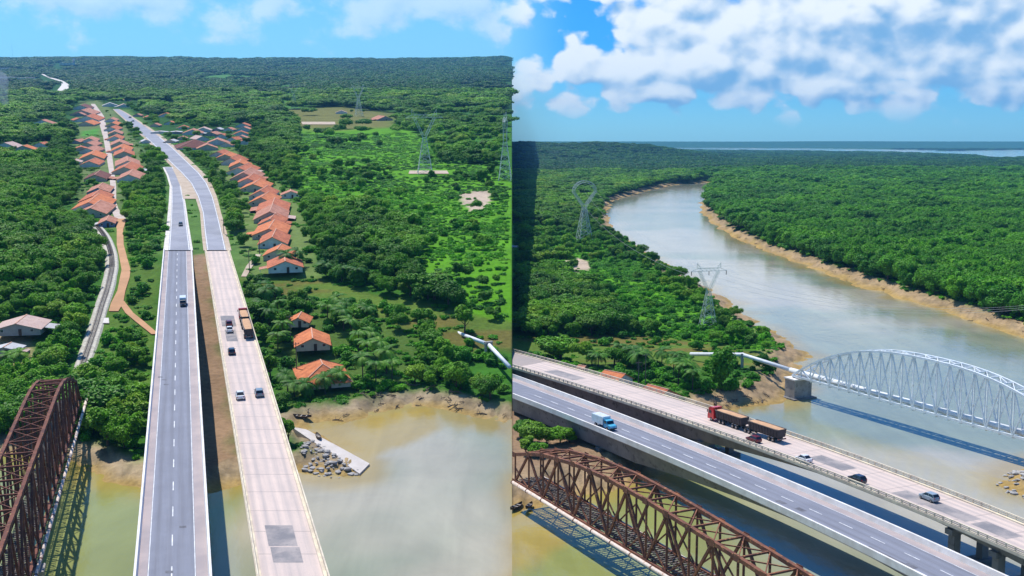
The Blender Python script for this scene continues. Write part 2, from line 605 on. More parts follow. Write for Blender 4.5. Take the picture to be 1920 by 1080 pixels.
M['ground'] = grad_ground('ground_cover', 1)
M['water'] = water_mat()
M['asphalt'] = material('faded_asphalt', (0.31, 0.315, 0.36), (0.24, 0.245, 0.285), 0.07, 0.85, 0.06, 3, c3=(0.27, 0.27, 0.305))
M['old_pavement'] = material('pinkish_concrete_pavement', (0.53, 0.445, 0.41), (0.44, 0.375, 0.355), 0.06, 0.85, 0.05, 3, c3=(0.49, 0.425, 0.40))
M['dirt'] = material('orange_dirt', (0.55, 0.30, 0.16), (0.45, 0.25, 0.13), 0.15, 0.95, 0.3, 2)
M['village_dirt'] = material('pale_dirt', (0.55, 0.46, 0.41), (0.46, 0.37, 0.31), 0.15, 0.95, 0.3, 2)
M['sand'] = material('pale_sand', (0.52, 0.42, 0.32), (0.43, 0.33, 0.24), 0.2, 0.95, 0.3, 2)
M['lime'] = material('white_gravel', (0.70, 0.66, 0.60), (0.58, 0.53, 0.48), 0.4, 0.95, 0.2)

# ------------------------------------------------------------------ zones (outlines on the ground)
LWATER = poly(True, [(-900, 800), (0, 850), (130, 865), (195, 905), (262, 915), (330, 925), (400, 925), (470, 905), (520, 890), (575, 888),
                     (640, 895), (676, 889), (690, 868), (640, 838), (600, 812), (575, 799), (605, 790), (650, 793), (690, 783), (740, 768), (790, 762),
                     (830, 768), (870, 779), (920, 788), (1000, 803), (1000, 3000), (-2500, 3000)], 0)
RWATER = poly(False, [(1336, 341.5), (1262, 347), (1200, 361), (1150, 377), (1135, 397), (1150, 428), (1200, 468), (1268, 508), (1330, 543), (1400, 590), (1462, 626),
                      (1498, 648), (1524, 668), (1510, 690), (1500, 722), (1470, 756), (1400, 764), (1350, 775), (1312, 795), (1345, 842), (1300, 870), (1260, 885),
                      (1210, 903), (1150, 922), (1060, 935), (1020, 952), (950, 962), (900, 965), (700, 3000), (4200, 3000), (2900, 900), (1920, 634), (1800, 594), (1700, 563), (1600, 533),
                      (1520, 503), (1440, 472), (1370, 441), (1330, 416), (1312, 396), (1315, 378), (1336, 345)], 0)
RFAR1 = poly(False, [(1640, 284.5), (1920, 280.5), (2300, 280), (2300, 300), (1870, 299), (1820, 293), (1700, 288)], 0)
RFAR2 = poly(False, [(1150, 279.5), (1330, 283), (1500, 285), (1760, 289), (1760, 281), (1480, 277.6), (1330, 277), (1200, 277)], 0)
RISLE = poly(False, [(1868, 910), (1890, 886), (1960, 868), (2150, 880), (2100, 960), (1905, 928)], 0)


def wet(left, X, Y):
    """signed distance to open water, negative in the water"""
    if left:
        return sdist(X, Y, LWATER)
    X = np.asarray(X, float)
    Y = np.asarray(Y, float)
    wob = (fbm(X / 16, Y / 16, 3, 91) - 0.5) * 13 * S(330, 420, Y) * S(2500, 1500, Y)
    d = np.minimum(sdist(X, Y, RWATER) + wob, np.minimum(sdist(X, Y, RFAR1), sdist(X, Y, RFAR2)))
    return np.maximum(d, -sdist(X, Y, RISLE))


ZL = {
    'marsh': [(556, 240), (640, 232), (700, 238), (760, 240), (800, 262), (830, 305), (1000, 320), (1000, 640), (900, 612), (840, 552), (800, 535), (770, 500), (790, 470), (770, 430), (700, 405), (630, 398), (562, 372), (552, 300)],
    'brown': [(455, 522), (600, 522), (700, 548), (800, 572), (1000, 612), (1000, 662), (850, 648), (760, 606), (650, 574), (500, 547)],
    'pale': [(355, 134), (420, 136), (560, 152), (556, 190), (610, 212), (540, 228), (470, 180), (430, 160)],
    'brownfield': [(528, 206), (640, 200), (745, 214), (745, 238), (600, 247), (545, 236)],
    'sandpatch': [(862, 366), (885, 360), (918, 358), (922, 378), (905, 395), (880, 398), (866, 380)],
    'verge': [(290, 470), (310, 360), (305, 300), (255, 235), (225, 206), (240, 204), (300, 250), (345, 285), (400, 330), (440, 420), (470, 470), (500, 520), (440, 520)],
    'village': [(210, 440), (190, 400), (150, 390), (140, 290), (150, 190), (185, 188), (215, 208), (275, 290), (275, 340), (232, 360), (240, 440)],
    'village2': [(395, 282), (430, 270), (500, 330), (560, 360), (600, 500), (600, 520), (470, 520), (430, 400)],
    'trackside': [(170, 720), (175, 640), (205, 560), (212, 480), (200, 430), (245, 430), (300, 430), (296, 560), (285, 720), (272, 790)],
    'underbridge': [(385, 475), (400, 480), (470, 905), (330, 905), (355, 480)],
    'palmyard': [(470, 545), (600, 560), (720, 575), (780, 610), (800, 660), (760, 730), (640, 765), (545, 770), (520, 700)],
    'clear1': [(150, 247), (186, 240), (186, 255), (150, 256)],
    'median': [(352, 300), (318, 322), (334, 380), (350, 470), (394, 470), (392, 390), (380, 335)],
    'rampclear': [(525, 720), (600, 752), (690, 790), (700, 900), (560, 900)],
    'pipeclear': [(820, 600), (1000, 625), (1000, 790), (930, 735), (880, 715), (830, 660)],
    'yardleft': [(-40, 620), (60, 625), (60, 690), (30, 705), (-40, 705)],
}
ZR = {
    'marsh': [(1060, 520), (1130, 478), (1200, 488), (1280, 530), (1400, 600), (1478, 652), (1440, 662), (1380, 645), (1300, 640), (1200, 622), (1130, 575)],
    'marsh2': [(900, 415), (1000, 420), (1120, 440), (1150, 470), (1100, 520), (1000, 520), (900, 520)],
    'brown': [(900, 640), (1150, 628), (1300, 636), (1400, 658), (1490, 684), (1420, 690), (1300, 690), (1100, 682), (900, 662)],
    'sandpatch': [(1058, 490), (1085, 483), (1108, 492), (1106, 508), (1085, 513), (1066, 502)],
    'palmyard': [(900, 668), (1100, 686), (1290, 692), (1330, 720), (1310, 780), (1100, 740), (900, 700)],
    'underbridge': [(900, 650), (1330, 780), (1345, 842), (1200, 905), (1060, 935), (900, 965)],
    'isle': [(1868, 910), (1890, 886), (1960, 868), (2150, 880), (2100, 960), (1905, 928)],
}
PL = {k: poly(True, v) for k, v in ZL.items()}
PR = {k: poly(False, v) for k, v in ZR.items()}


def ground_cols(left, X, Y, d):
    n = fbm(X / 23.0, Y / 23.0, 4, 21)
    n2 = fbm(X / 6.0, Y / 6.0, 3, 33)
    Xw = X + (n2 - 0.5) * 7
    Yw = Y + (n - 0.5) * 14
    c = np.empty(X.shape + (3,))
    c[:] = (0.022, 0.085, 0.012)

    def lay(key, col, soft=4.0, src=None, amt=1.0):
        pg = (PL if left else PR)[key]
        a = (1 - S(-soft, soft, sdist(Xw, Yw, pg)))[..., None] * amt
        c[:] = c * (1 - a) + np.array(col) * a
    near = S(900, 250, Y)[..., None]
    c[:] = c * (1 - 0.6 * near) + np.array((0.05, 0.17, 0.012)) * 0.6 * near
    if left:
        lz = (S(640, 760, Y) * S(1700, 1300, Y) * S(-0.17, -0.10, X / Y))[..., None] * 0.8
        c[:] = c * (1 - lz) + np.array((0.05, 0.18, 0.012)) * lz
    lay('marsh', (0.088, 0.255, 0.008))
    if left:
        lay('pale', (0.07, 0.19, 0.03), 60)
        lay('brownfield', (0.15, 0.15, 0.04), 25)
        lay('verge', (0.085, 0.17, 0.035))
        lay('village', (0.12, 0.17, 0.055))
        lay('village2', (0.13, 0.19, 0.05))
        lay('trackside', (0.085, 0.16, 0.022))
        lay('palmyard', (0.07, 0.13, 0.022))
        lay('yardleft', (0.45, 0.33, 0.18))
        lay('clear1', (0.07, 0.24, 0.03))
    else:
        lay('marsh2', (0.06, 0.225, 0.008))
        lay('palmyard', (0.06, 0.14, 0.02))
        lay('isle', (0.11, 0.13, 0.05))
    lay('brown', (0.14, 0.125, 0.030))
    streak = (S(0.45, 0.6, fbm(X / 30, Y / 7, 3, 77)) * (1 - S(-3, 3, sdist(Xw, Yw, (PL if left else PR)['brown']))))[..., None]
    c[:] = c * (1 - streak * 0.75) + np.array((0.08, 0.17, 0.02)) * streak * 0.75
    lay('sandpatch', (0.46, 0.36, 0.27), 2)
    lay('underbridge', (0.27, 0.165, 0.105), 4, None, 0.92)
    # bank mud: dry tan, ochre where it stays wet
    bw = (11 if left else 15)
    mud = (1 - S(bw * 0.55, bw * 1.15, d + (n2 - 0.5) * 8))[..., None]
    if not left:
        mud = mud * (1 - S(2600, 4000, Y))[..., None]
    dry = np.array((0.36, 0.275, 0.175)) if left else np.array((0.35, 0.245, 0.14))
    c[:] = c * (1 - mud) + dry * mud
    gl = fbm(X / 3.0, Y / 5.0, 4, 57)
    dk = (S(0.5, 0.62, gl)[..., None]) * mud * 0.55
    c[:] = c * (1 - dk) + np.array((0.16, 0.125, 0.075)) * dk
    wetm = (1 - S(0.5, 6.0, d + (n - 0.5) * 5))[..., None]
    if not left:
        wetm = wetm * (1 - S(2600, 4000, Y))[..., None]
    c[:] = c * (1 - wetm * 0.8) + np.array((0.36, 0.235, 0.065)) * wetm * 0.8
    return c


def height(left, X, Y, d):
    g = gbase(left, X, Y)
    bw = 10.0 if left else 13.0 + 0 * X
    gul = fbm(X / 4.0, Y / 6.0, 4, 51)
    up = S(0, bw, d)
    z = -0.06 + (g + 0.06) * up + (np.abs(gul - 0.5) * -4.2 + 0.75) * np.clip(d / 3, 0, 1) * (1 - S(bw, bw * 1.8, d)) + (fbm(X / 14, Y / 14, 3, 9) - 0.5) * 0.5 * S(bw, bw * 2, d)
    return np.where(d < 0, np.maximum(-2.0, d * 0.12) - 0.06, z)


def fan(left, tr, zr):
    t = np.asarray(tr)
    z = np.asarray(zr)
    Z, T = np.meshgrid(z, t, indexing='ij')
    return Z * T, Z


def set_earth(me, cols):
    a = me.attributes.new('earth', 'FLOAT_COLOR', 'POINT')
    c = np.ones((len(cols), 4), np.float32)
    c[:, :3] = cols
    a.data.foreach_set('color', c.ravel())


def grid_mesh(name, X, Y, Zv, cols, mat, skirt=None, col=-1):
    nr, nc = X.shape
    V = np.stack([X, Y, Zv], -1).reshape(-1, 3)
    idx = np.arange(nr * nc).reshape(nr, nc)
    q = np.stack([idx[:-1, :-1], idx[:-1, 1:], idx[1:, 1:], idx[1:, :-1]], -1).reshape(-1, 4)
    cols = cols.reshape(-1, 3)
    if skirt is not None:           # the cut side of the higher ground
        e = idx[:, col]
        Vs = V[e].copy()
        Vs[:, 2] = -skirt
        ids = np.arange(nr) + len(V)
        V = np.concatenate([V, Vs])
        cols = np.concatenate([cols, np.tile(np.array([[0.16, 0.12, 0.07]]), (nr, 1))])
        q = np.concatenate([q, np.stack([e[:-1], ids[:-1], ids[1:], e[1:]], -1)])
    me = bpy.data.meshes.new(name)
    me.from_pydata(V.tolist(), [], q.tolist())
    me.materials.append(mat)
    me.polygons.foreach_set('use_smooth', np.ones(len(q), bool))
    set_earth(me, cols)
    me.update()
    return me


def z_rows(far, n2):
    return np.concatenate([np.linspace(45, 130, 18, endpoint=False), np.arange(130, 700, 2.2), np.geomspace(702, far, n2)])


def make_ground():
    for left in (True, False):
        zr = z_rows(8200 if left else 15600, 130 if left else 170)
        if left:
            t = np.linspace(-0.62, 0, 330)
        else:
            t = np.linspace(0, 0.62, 330)
        X, Y = fan(left, t, zr)
        d = wet(left, X, Y)
        Zv = height(left, X, Y, d)
        c = ground_cols(left, X, Y, d)
        sk = (0.0733 * zr + 6) if left else np.full(len(zr), 22.0)
        me = grid_mesh('ground', X, Y, Zv, c, M['ground'], sk, -1 if left else 0)
        o = link('ground_rising_country' if left else 'ground_river_plain', me, None, TL if left else TR)
        o['kind'] = 'structure'
        o['label'] = 'green country around the highway and village in the left half' if left else 'green river plain and mud banks in the right half'
        # river
        zw = np.concatenate([np.arange(45, 700, 4.0), np.geomspace(702, 900, 6)]) if left else np.concatenate([np.arange(45, 1000, 5.0), np.geomspace(1005, 15000, 60)])
        X, Y = fan(left, np.linspace(t[0], t[-1], 111), zw)
        d = wet(left, X, Y)
        n = fbm(X / 60, Y / 60, 4, 61)
        n2 = fbm(X / 17 + 0.03 * Y, Y / 17, 4, 62)
        green = np.array((0.235, 0.265, 0.185))
        tan = np.array((0.385, 0.355, 0.27))
        olive = np.array((0.24, 0.26, 0.085))
        ochre = np.array((0.37, 0.255, 0.055))
        a = S(0.38, 0.62, n)[..., None]
        c = green * (1 - a) + tan * a
        if left:
            o_ = (S(-52, -62, X))[..., None]
            c = c * (1 - o_) + olive * o_
        else:
            o_ = (1 - S(28, 60, X - 0.12 * (Y - 200)))[..., None] * (1 - S(250, 300, Y))[..., None]
            c = c * (1 - o_) + olive * o_
        if left:
            sh_ = poly(True, [(570, 800), (690, 783), (800, 764), (818, 800), (760, 832), (700, 855), (640, 838), (600, 812)], 0)
        else:
            sh_ = poly(False, [(900, 960), (1010, 955), (1070, 965), (1050, 1020), (1000, 1050), (900, 1060)], 0)
        yb = (1 - S(-1.5, 2.5, sdist(X + (n2 - 0.5) * 5, Y + (n - 0.5) * 8, sh_)))[..., None]
        c = c * (1 - yb * 0.8) + np.array((0.36, 0.26, 0.07)) * yb * 0.8
        s = (1 - S(0.5, 9, -d + (n2 - 0.5) * 12))[..., None]
        if not left:
            s = s * (1 - S(700, 1200, Y))[..., None]
        c = c * (1 - s * 0.65) + ochre * s * 0.65
        w = link('river_water_of_the_near_reach' if left else 'river_water_of_the_wide_bend', grid_mesh('river_water', X, Y, np.zeros_like(X), c, M['water']), None, TL if left else TR)
        w['kind'] = 'structure'


make_ground()

# ------------------------------------------------------------------ roads on the ground


def ribbon(left, rows, off, name, mat, parent=None, step=3.0, T=None):
    rows = sorted(rows, key=lambda r: -r[2]) if rows[0][2] > rows[-1][2] else rows
    pts = []
    for (a0, b0, y0), (a1, b1, y1) in zip(rows[:-1], rows[1:]):
        n = max(1, int(abs(y1 - y0) / step))
        for i in range(n):
            t = i / n
            pts.append((a0 + (a1 - a0) * t, b0 + (b1 - b0) * t, y0 + (y1 - y0) * t))
    pts.append(rows[-1])
    mb = MB()
    vs = []
    for a, b, y in pts:
        for x in (a, (a + b) / 2, b):
            p = gpt(left, x, y)
            vs.append((p.x, p.y, p.z + off))
    fs = []
    for i in range(len(pts) - 1):
        for k in range(2):
            o = i * 3 + k
            fs.append((o, o + 1, o + 4, o + 3))
    mb.add(vs, fs)
    o = mb.build(name, mat, parent, None if parent else (TL if left else TR))
    if parent is None:
        o['kind'] = 'structure'
    return o


HWR = [(388, 424, 471), (384, 417, 440), (380, 407, 400), (371, 399, 370), (358, 388, 345), (340, 373, 325), (319, 352, 305), (296, 326, 280), (273, 300, 258), (252, 275, 240), (236, 253, 225), (222, 236, 213), (213, 222, 205)]
HWL = [(316, 357, 471), (320, 350, 420), (322, 345, 380), (322, 338, 350), (316, 330, 330), (308, 322, 314)]


def inset(rows, f0, f1):
    return [(a + (b - a) * f0, a + (b - a) * f1, y) for a, b, y in rows]


def make_roads():
    o = ribbon(True, [(a - (b - a) * 0.18, b + (b - a) * 0.28, y) for a, b, y in HWR], 0.34, 'road_shoulder', M['sand'])
    o = ribbon(True, [(a - (b - a) * 0.24, b + (b - a) * 0.12, y) for a, b, y in HWL], 0.36, 'road_shoulder', M['lime'])
    ribbon(True, [(343, 388, 374), (340, 374, 352), (330, 356, 335), (316, 336, 318)], 0.38, 'sandy_junction', M['sand'])
    r1 = ribbon(True, HWR, 0.46, 'road', M['asphalt'])
    r2 = ribbon(True, HWL, 0.44, 'road', M['asphalt'])
    for r, rows in ((r1, HWR[:9]), (r2, HWL[:4])):
        ribbon(True, inset(rows, 0.03, 0.07), 0.49, 'edge_line', M['paint'], r)
        ribbon(True, inset(rows, 0.93, 0.97), 0.49, 'edge_line', M['paint'], r)
    ribbon(True, [(216, 237, 412), (208, 222, 392), (205, 218, 380), (207, 218, 350), (204, 214, 320), (199, 210, 290), (194, 204, 260), (187, 199, 235), (184, 195, 218), (170, 178, 195)], 0.30, 'village_street', M['village_dirt'])
    ribbon(True, [(216, 237, 411), (219, 231, 432), (219, 232, 460), (225, 240, 490), (228, 245, 507), (225, 243, 522), (220, 235, 547), (208, 231, 570), (204, 222, 585)], 0.33, 'dirt_track', M['dirt'])
    ribbon(True, [(221, 233, 566), (235, 250, 588), (254, 270, 604), (284, 298, 628)], 0.31, 'dirt_track', M['dirt'])
    ribbon(True, [(452, 462, 520), (462, 474, 500), (474, 486, 485), (480, 490, 478)], 0.33, 'footpath', M['sand'])
    ribbon(True, [(75, 80, 139), (92, 100, 147), (108, 118, 152), (116, 130, 160), (106, 127, 172), (98, 121, 178)], 1.5, 'distant_road', M['lime'], step=1.0)
    ribbon(True, [(565, 628, 229), (567, 629, 234)], 0.5, 'pale_yard', M['sand'], step=1.0)
    ribbon(True, [(768, 838, 321), (766, 842, 327)], 0.5, 'pale_yard', M['sand'], step=1.0)
    ribbon(True, [(180, 205, 608), (174, 204, 598)], 0.4, 'gravel_patch', M['lime'], step=2.0)
    ribbon(False, [(900, 978, 461), (900, 982, 465)], 0.5, 'pale_yard', M['lime'], step=1.0)


make_roads()

# ------------------------------------------------------------------ railway on the left
TRACK = [(146, 722), (156, 684), (168, 648), (180, 612), (191, 575), (201, 545), (207, 520), (210, 500), (208, 476), (199, 450), (188, 433), (176, 421)]


def chain(left, px, off=0.0, z=None, step=2.0):
    P = [gpt(left, x, y) if z is None else unproj(left, x, y, z) for x, y in px]
    out = []
    for i in range(len(P) - 1):
        p0, p1, p2, p3 = P[max(0, i - 1)], P[i], P[i + 1], P[min(len(P) - 1, i + 2)]
        n = max(1, int((p2 - p1).length / step))
        for k in range(n):
            t = k / n
            out.append(0.5 * ((2 * p1) + (p2 - p0) * t + (2 * p0 - 5 * p1 + 4 * p2 - p3) * t * t + (3 * p1 - p0 - 3 * p2 + p3) * t ** 3))
    out.append(P[-1])
    for p in out:
        p.z += off
    return out


def sweep(path, prof, name, mat, parent=None, T=None):
    """sweep a cross-section (list of (side, up)) along a path"""
    rings = []
    for i, p in enumerate(path):
        d = path[min(i + 1, len(path) - 1)] - path[max(0, i - 1)]
        d.z = 0
        d.normalize()
        r = Vector((d.y, -d.x, 0))
        rings.append([p + r * a + Vector((0, 0, b)) for a, b in prof])
    mb = MB()
    mb.loft(rings)
    return mb.build(name, mat, parent, T)


def make_rail_track():
    path = chain(True, TRACK, 0.15)
    t = link('railway_track', None, None, TL)
    tag(t, 'single railway track on pale ballast curving away from the rusty bridge', 'railway')
    sweep(path, [(-2.9, -0.6), (-1.9, 0.35), (1.9, 0.35), (2.9, -0.6)], 'ballast', M['ballast'], t)
    for s in (-0.55, 0.55):
        sweep(path, [(s - 0.07, 0.50), (s - 0.07, 0.68), (s + 0.07, 0.68), (s + 0.07, 0.50)], 'rail', M['rail'], t)
    mb = MB()
    acc = 0
    for a, b in zip(path[:-1], path[1:]):
        d = b - a
        n = max(1, int(d.length / 0.8))
        for k in range(n):
            p = a + d * (k / n)
            mb.box((p.x, p.y, p.z + 0.42), (0.22, 2.0, 0.10), math.atan2(d.y, d.x))
    s = mb.build('sleepers', M['sleeper'], t)
    s['kind'] = 'stuff'


make_rail_track()

# ------------------------------------------------------------------ road bridges


def resample(P, step):
    P = [Vector(p) for p in P]
    out = [P[0]]
    for a, b in zip(P[:-1], P[1:]):
        n = max(1, round((b - a).length / step))
        out += [a + (b - a) * (k / n) for k in range(1, n + 1)]
    return out


def strip(A, B, f0, f1, dz, name, mat, parent, i0=0, i1=None, thick=None):
    """sheet on a deck between two fractions of its width"""
    i1 = len(A) - 1 if i1 is None else i1
    mb = MB()
    vs = []
    for i in range(i0, i1 + 1):
        for f in (f0, f1):
            p = A[i].lerp(B[i], f)
            vs.append((p.x, p.y, p.z + dz))
    mb.add(vs, [(2 * k, 2 * k + 1, 2 * k + 3, 2 * k + 2) for k in range(i1 - i0)])
    return mb.build(name, mat, parent)


def deck_at(A, B, s, f):
    """point on the deck: s metres along (left edge), f across"""
    acc = 0
    for i in range(len(A) - 1):
        L = (A[i + 1] - A[i]).length
        if acc + L >= s:
            t = (s - acc) / L
            return A[i].lerp(A[i + 1], t).lerp(B[i].lerp(B[i + 1], t), f)
        acc += L
    return A[-1].lerp(B[-1], f)


def pave_mat(name, c1, c2, dark, joints):
    m = bpy.data.materials.new(name)
    m.use_nodes = True
    nt = m.node_tree
    b = nt.nodes['Principled BSDF']
    b.inputs['Roughness'].default_value = 0.85
    at = nd(nt, 'ShaderNodeAttribute')
    at.attribute_name = 'pave'
    sep = nd(nt, 'ShaderNodeSeparateXYZ')
    nt.links.new(at.outputs['Vector'], sep.inputs[0])
    u, s = sep.outputs[0], sep.outputs[1]
    cmb = nd(nt, 'ShaderNodeCombineXYZ')
    nt.links.new(math_n(nt, 'MULTIPLY', u, 1.1), cmb.inputs[0])
    nt.links.new(math_n(nt, 'MULTIPLY', s, 0.028), cmb.inputs[1])
    streak = noise_n(nt, cmb.outputs[0], 1.0, 5, 0.65)
    tc = nd(nt, 'ShaderNodeTexCoord')
    blot = noise_n(nt, tc.outputs['Object'], 0.16, 6, 0.65)
    fine = noise_n(nt, tc.outputs['Object'], 1.6, 4, 0.7)
    # four wheel paths, darker with rubber and oil
    wv = math_n(nt, 'COSINE', math_n(nt, 'MULTIPLY', math_n(nt, 'ADD', u, 0.4), 2 * math.pi / 1.85))
    wv = math_n(nt, 'MULTIPLY_ADD', wv, 0.5, 0.5)
    f = math_n(nt, 'ADD', math_n(nt, 'MULTIPLY', streak, 0.75), math_n(nt, 'MULTIPLY', blot, 0.6))
    col = mixc(nt, smooth_n(nt, f, 0.45, 0.9), c1, c2)
    k = math_n(nt, 'MULTIPLY', math_n(nt, 'MULTIPLY', wv, streak), 0.75)
    col = mixc(nt, k, col, dark)
    col = mixc(nt, math_n(nt, 'MULTIPLY', smooth_n(nt, fine, 0.58, 0.75), 0.35), col, dark)
    if joints:
        fr = math_n(nt, 'FRACT', math_n(nt, 'MULTIPLY', s, 1 / joints))
        j = math_n(nt, 'LESS_THAN', fr, 0.022)
        col = mixc(nt, math_n(nt, 'MULTIPLY', j, 0.55), col, tuple(x * 0.45 for x in dark))
    nt.links.new(col, b.inputs['Base Color'])
    return m


M['stain'] = material('tar_stain', (0.10, 0.10, 0.115), (0.16, 0.16, 0.185), 0.9, 0.85)
M['pave_asphalt'] = pave_mat('worn_asphalt', (0.225, 0.235, 0.285), (0.175, 0.183, 0.225), (0.125, 0.125, 0.145), 0)
M['pave_concrete'] = pave_mat('worn_pinkish_concrete', (0.66, 0.52, 0.445), (0.52, 0.42, 0.375), (0.33, 0.295, 0.29), 9.0)


def carriageway(A, B, f0, f1, dz, mat, parent):
    mb = MB()
    n = len(A)
    K = 12
    L = [0]
    for i in range(1, n):
        L.append(L[-1] + (A[i] - A[i - 1]).length)
    vs, at = [], []
    for i in range(n):
        w = (B[i] - A[i]).length
        for k in range(K + 1):
            f = f0 + (f1 - f0) * k / K
            p = A[i].lerp(B[i], f)
            vs.append((p.x, p.y, p.z + dz))
            at.append((f * w, L[i], 0))
    fs = [(i * (K + 1) + k, i * (K + 1) + k + 1, (i + 1) * (K + 1) + k + 1, (i + 1) * (K + 1) + k) for i in range(n - 1) for k in range(K)]
    mb.add(vs, fs)
    o = mb.build('carriageway', mat, parent)
    a = o.data.attributes.new('pave', 'FLOAT_VECTOR', 'POINT')
    a.data.foreach_set('vector', np.array(at, np.float32).ravel())
    return o


def patch(A, B, s0, s1, f0, f1, name, mat, parent, dz=0.02):
    mb = MB()
    n = max(1, int((s1 - s0) / 4))
    vs = []
    for k in range(n + 1):
        s = s0 + (s1 - s0) * k / n
        for f in (f0, f1):
            p = deck_at(A, B, s, f)
            vs.append((p.x, p.y, p.z + dz))
    mb.add(vs, [(2 * k, 2 * k + 1, 2 * k + 3, 2 * k + 2) for k in range(n)])
    return mb.build(name, mat, parent)


def make_bridge(left, label, A, B, asphalt, haunch, piers, rail, flip=False, land_to=None):
    """A, B: left and right deck edges (seen in travel direction of the list)"""
    t = link('road_bridge', None, None, TL if left else TR)
    tag(t, label, 'bridge')
    n = len(A)
    L = [0]
    for i in range(1, n):
        L.append(L[-1] + (A[i] - A[i - 1]).length)
    mb = MB()
    rings = []
    for a, b in zip(A, B):
        dn = Vector((0, 0, 0.4))
        rings.append([a, b, b - dn, a - dn])
    mb.loft(rings)
    mb.build('deck', M['shoulder'] if asphalt else M['old_pavement'], t)
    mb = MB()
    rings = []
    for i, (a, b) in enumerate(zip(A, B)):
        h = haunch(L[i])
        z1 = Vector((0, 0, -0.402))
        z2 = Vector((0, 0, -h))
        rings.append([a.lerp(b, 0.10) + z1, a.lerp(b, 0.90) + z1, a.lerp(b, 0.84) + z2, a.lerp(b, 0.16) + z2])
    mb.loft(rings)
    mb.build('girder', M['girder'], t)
    # parapets
    for side in (0, 1):
        rings = []
        e, o = (A, B) if side == 0 else (B, A)
        w = rail
        for a, b in zip(e, o):
            u = (b - a).normalized()
            if w == 'solid':
                rings.append([a - u * 0.06 + Vector((0, 0, -0.25)), a - u * 0.06 + Vector((0, 0, 0.95)), a + u * 0.34 + Vector((0, 0, 0.95)), a + u * 0.52 + Vector((0, 0, 0.003)), a + u * 0.52 + Vector((0, 0, -0.25))])
            else:
                rings.append([a - u * 0.05 + Vector((0, 0, -0.3)), a - u * 0.05 + Vector((0, 0, 0.22)), a + u * 0.75 + Vector((0, 0, 0.22)), a + u * 0.75 + Vector((0, 0, -0.3))])
        mb = MB()
        mb.loft(rings)
        p = mb.build('parapet' if w == 'solid' else 'kerb', M['parapet'] if w == 'solid' else M['parapet_y'], t)
        if w != 'solid':
            for zz, hh in ((0.92, 0.2), (0.55, 0.12)):
                rings = []
                for a, b in zip(e, o):
                    u = (b - a).normalized()
                    rings.append([a + u * 0.02 + Vector((0, 0, zz - hh / 2)), a + u * 0.02 + Vector((0, 0, zz + hh / 2)), a + u * 0.26 + Vector((0, 0, zz + hh / 2)), a + u * 0.26 + Vector((0, 0, zz - hh / 2))])
                mb = MB()
                mb.loft(rings)
                mb.build('guard_rail', M['parapet_y'], t)
            mb = MB()
            s = 1.0
            while s < L[-1]:
                a = deck_at(e, o, s, 0)
                b = deck_at(e, o, s, 1)
                u = (b - a).normalized()
                mb.box(a + u * 0.14 + Vector((0, 0, 0.61)), (0.2, 0.2, 0.78), math.atan2(u.y, u.x))
                s += 2.0
            q = mb.build('rail_posts', M['parapet_y'], t)
            q['kind'] = 'stuff'
    if asphalt:
        carriageway(A, B, 0.165, 0.80, 0.012, M['pave_asphalt'], t)
        strip(A, B, 0.170, 0.181, 0.018, 'edge_line', M['paint'], t)
        strip(A, B, 0.784, 0.795, 0.018, 'edge_line', M['paint'], t)
    if not asphalt:
        carriageway(A, B, 0.075, 0.925, 0.010, M['pave_concrete'], t)
    for s in piers:
        a, b = deck_at(A, B, s, 0), deck_at(A, B, s, 1)
        u = (b - a)
        w = u.length
        h = haunch(s)
        c = (a + b) / 2
        base = -1.8
        if land_to and s > land_to:
            base = 2.0
        rz = math.atan2(u.y, u.x)
        mb = MB()
        mb.box((c.x, c.y, c.z - h - 0.5), (w * 0.78, 1.7, 1.0), rz)
        for k in (-0.27, 0.27):
            q = c + u * k
            mb.box((q.x, q.y, (c.z - h - 1.0 + base) / 2), (1.5, 1.4, c.z - h - 1.0 - base), rz)
        if base < 0:
            mb.box((c.x, c.y, 0.1), (w * 0.85, 3.0, 1.4), rz)
        mb.build('pier', M['concrete'] if left else M['girder'], t)  # right-hand piers get darker concrete, painting in the shade under the deck
    return t, L


def straight_edges(left, eL, eR, z, y0, y1, step):
    """deck edges from a near and a far image row"""
    out = []
    for (xa, ya), (xb, yb) in (eL, eR):
        p, q = unproj(left, xa, ya, z), unproj(left, xb, yb, z)
        d = (q - p) / (q.y - p.y)
        out.append(resample([p + d * (y0 - p.y), p + d * (y1 - p.y)], step))
    return out


DECK_L = 16.0
DECK = 8.6
A1, B1 = straight_edges(True, ((252, 1080), (307, 470)), ((397, 1080), (360, 470)), DECK_L, 70, unproj(True, 330, 470, DECK_L).y, 6)
A2, B2 = straight_edges(True, ((481, 1080), (383.8, 470)), ((616, 1080), (430, 470)), DECK_L, 70, unproj(True, 400, 470, DECK_L).y, 6)


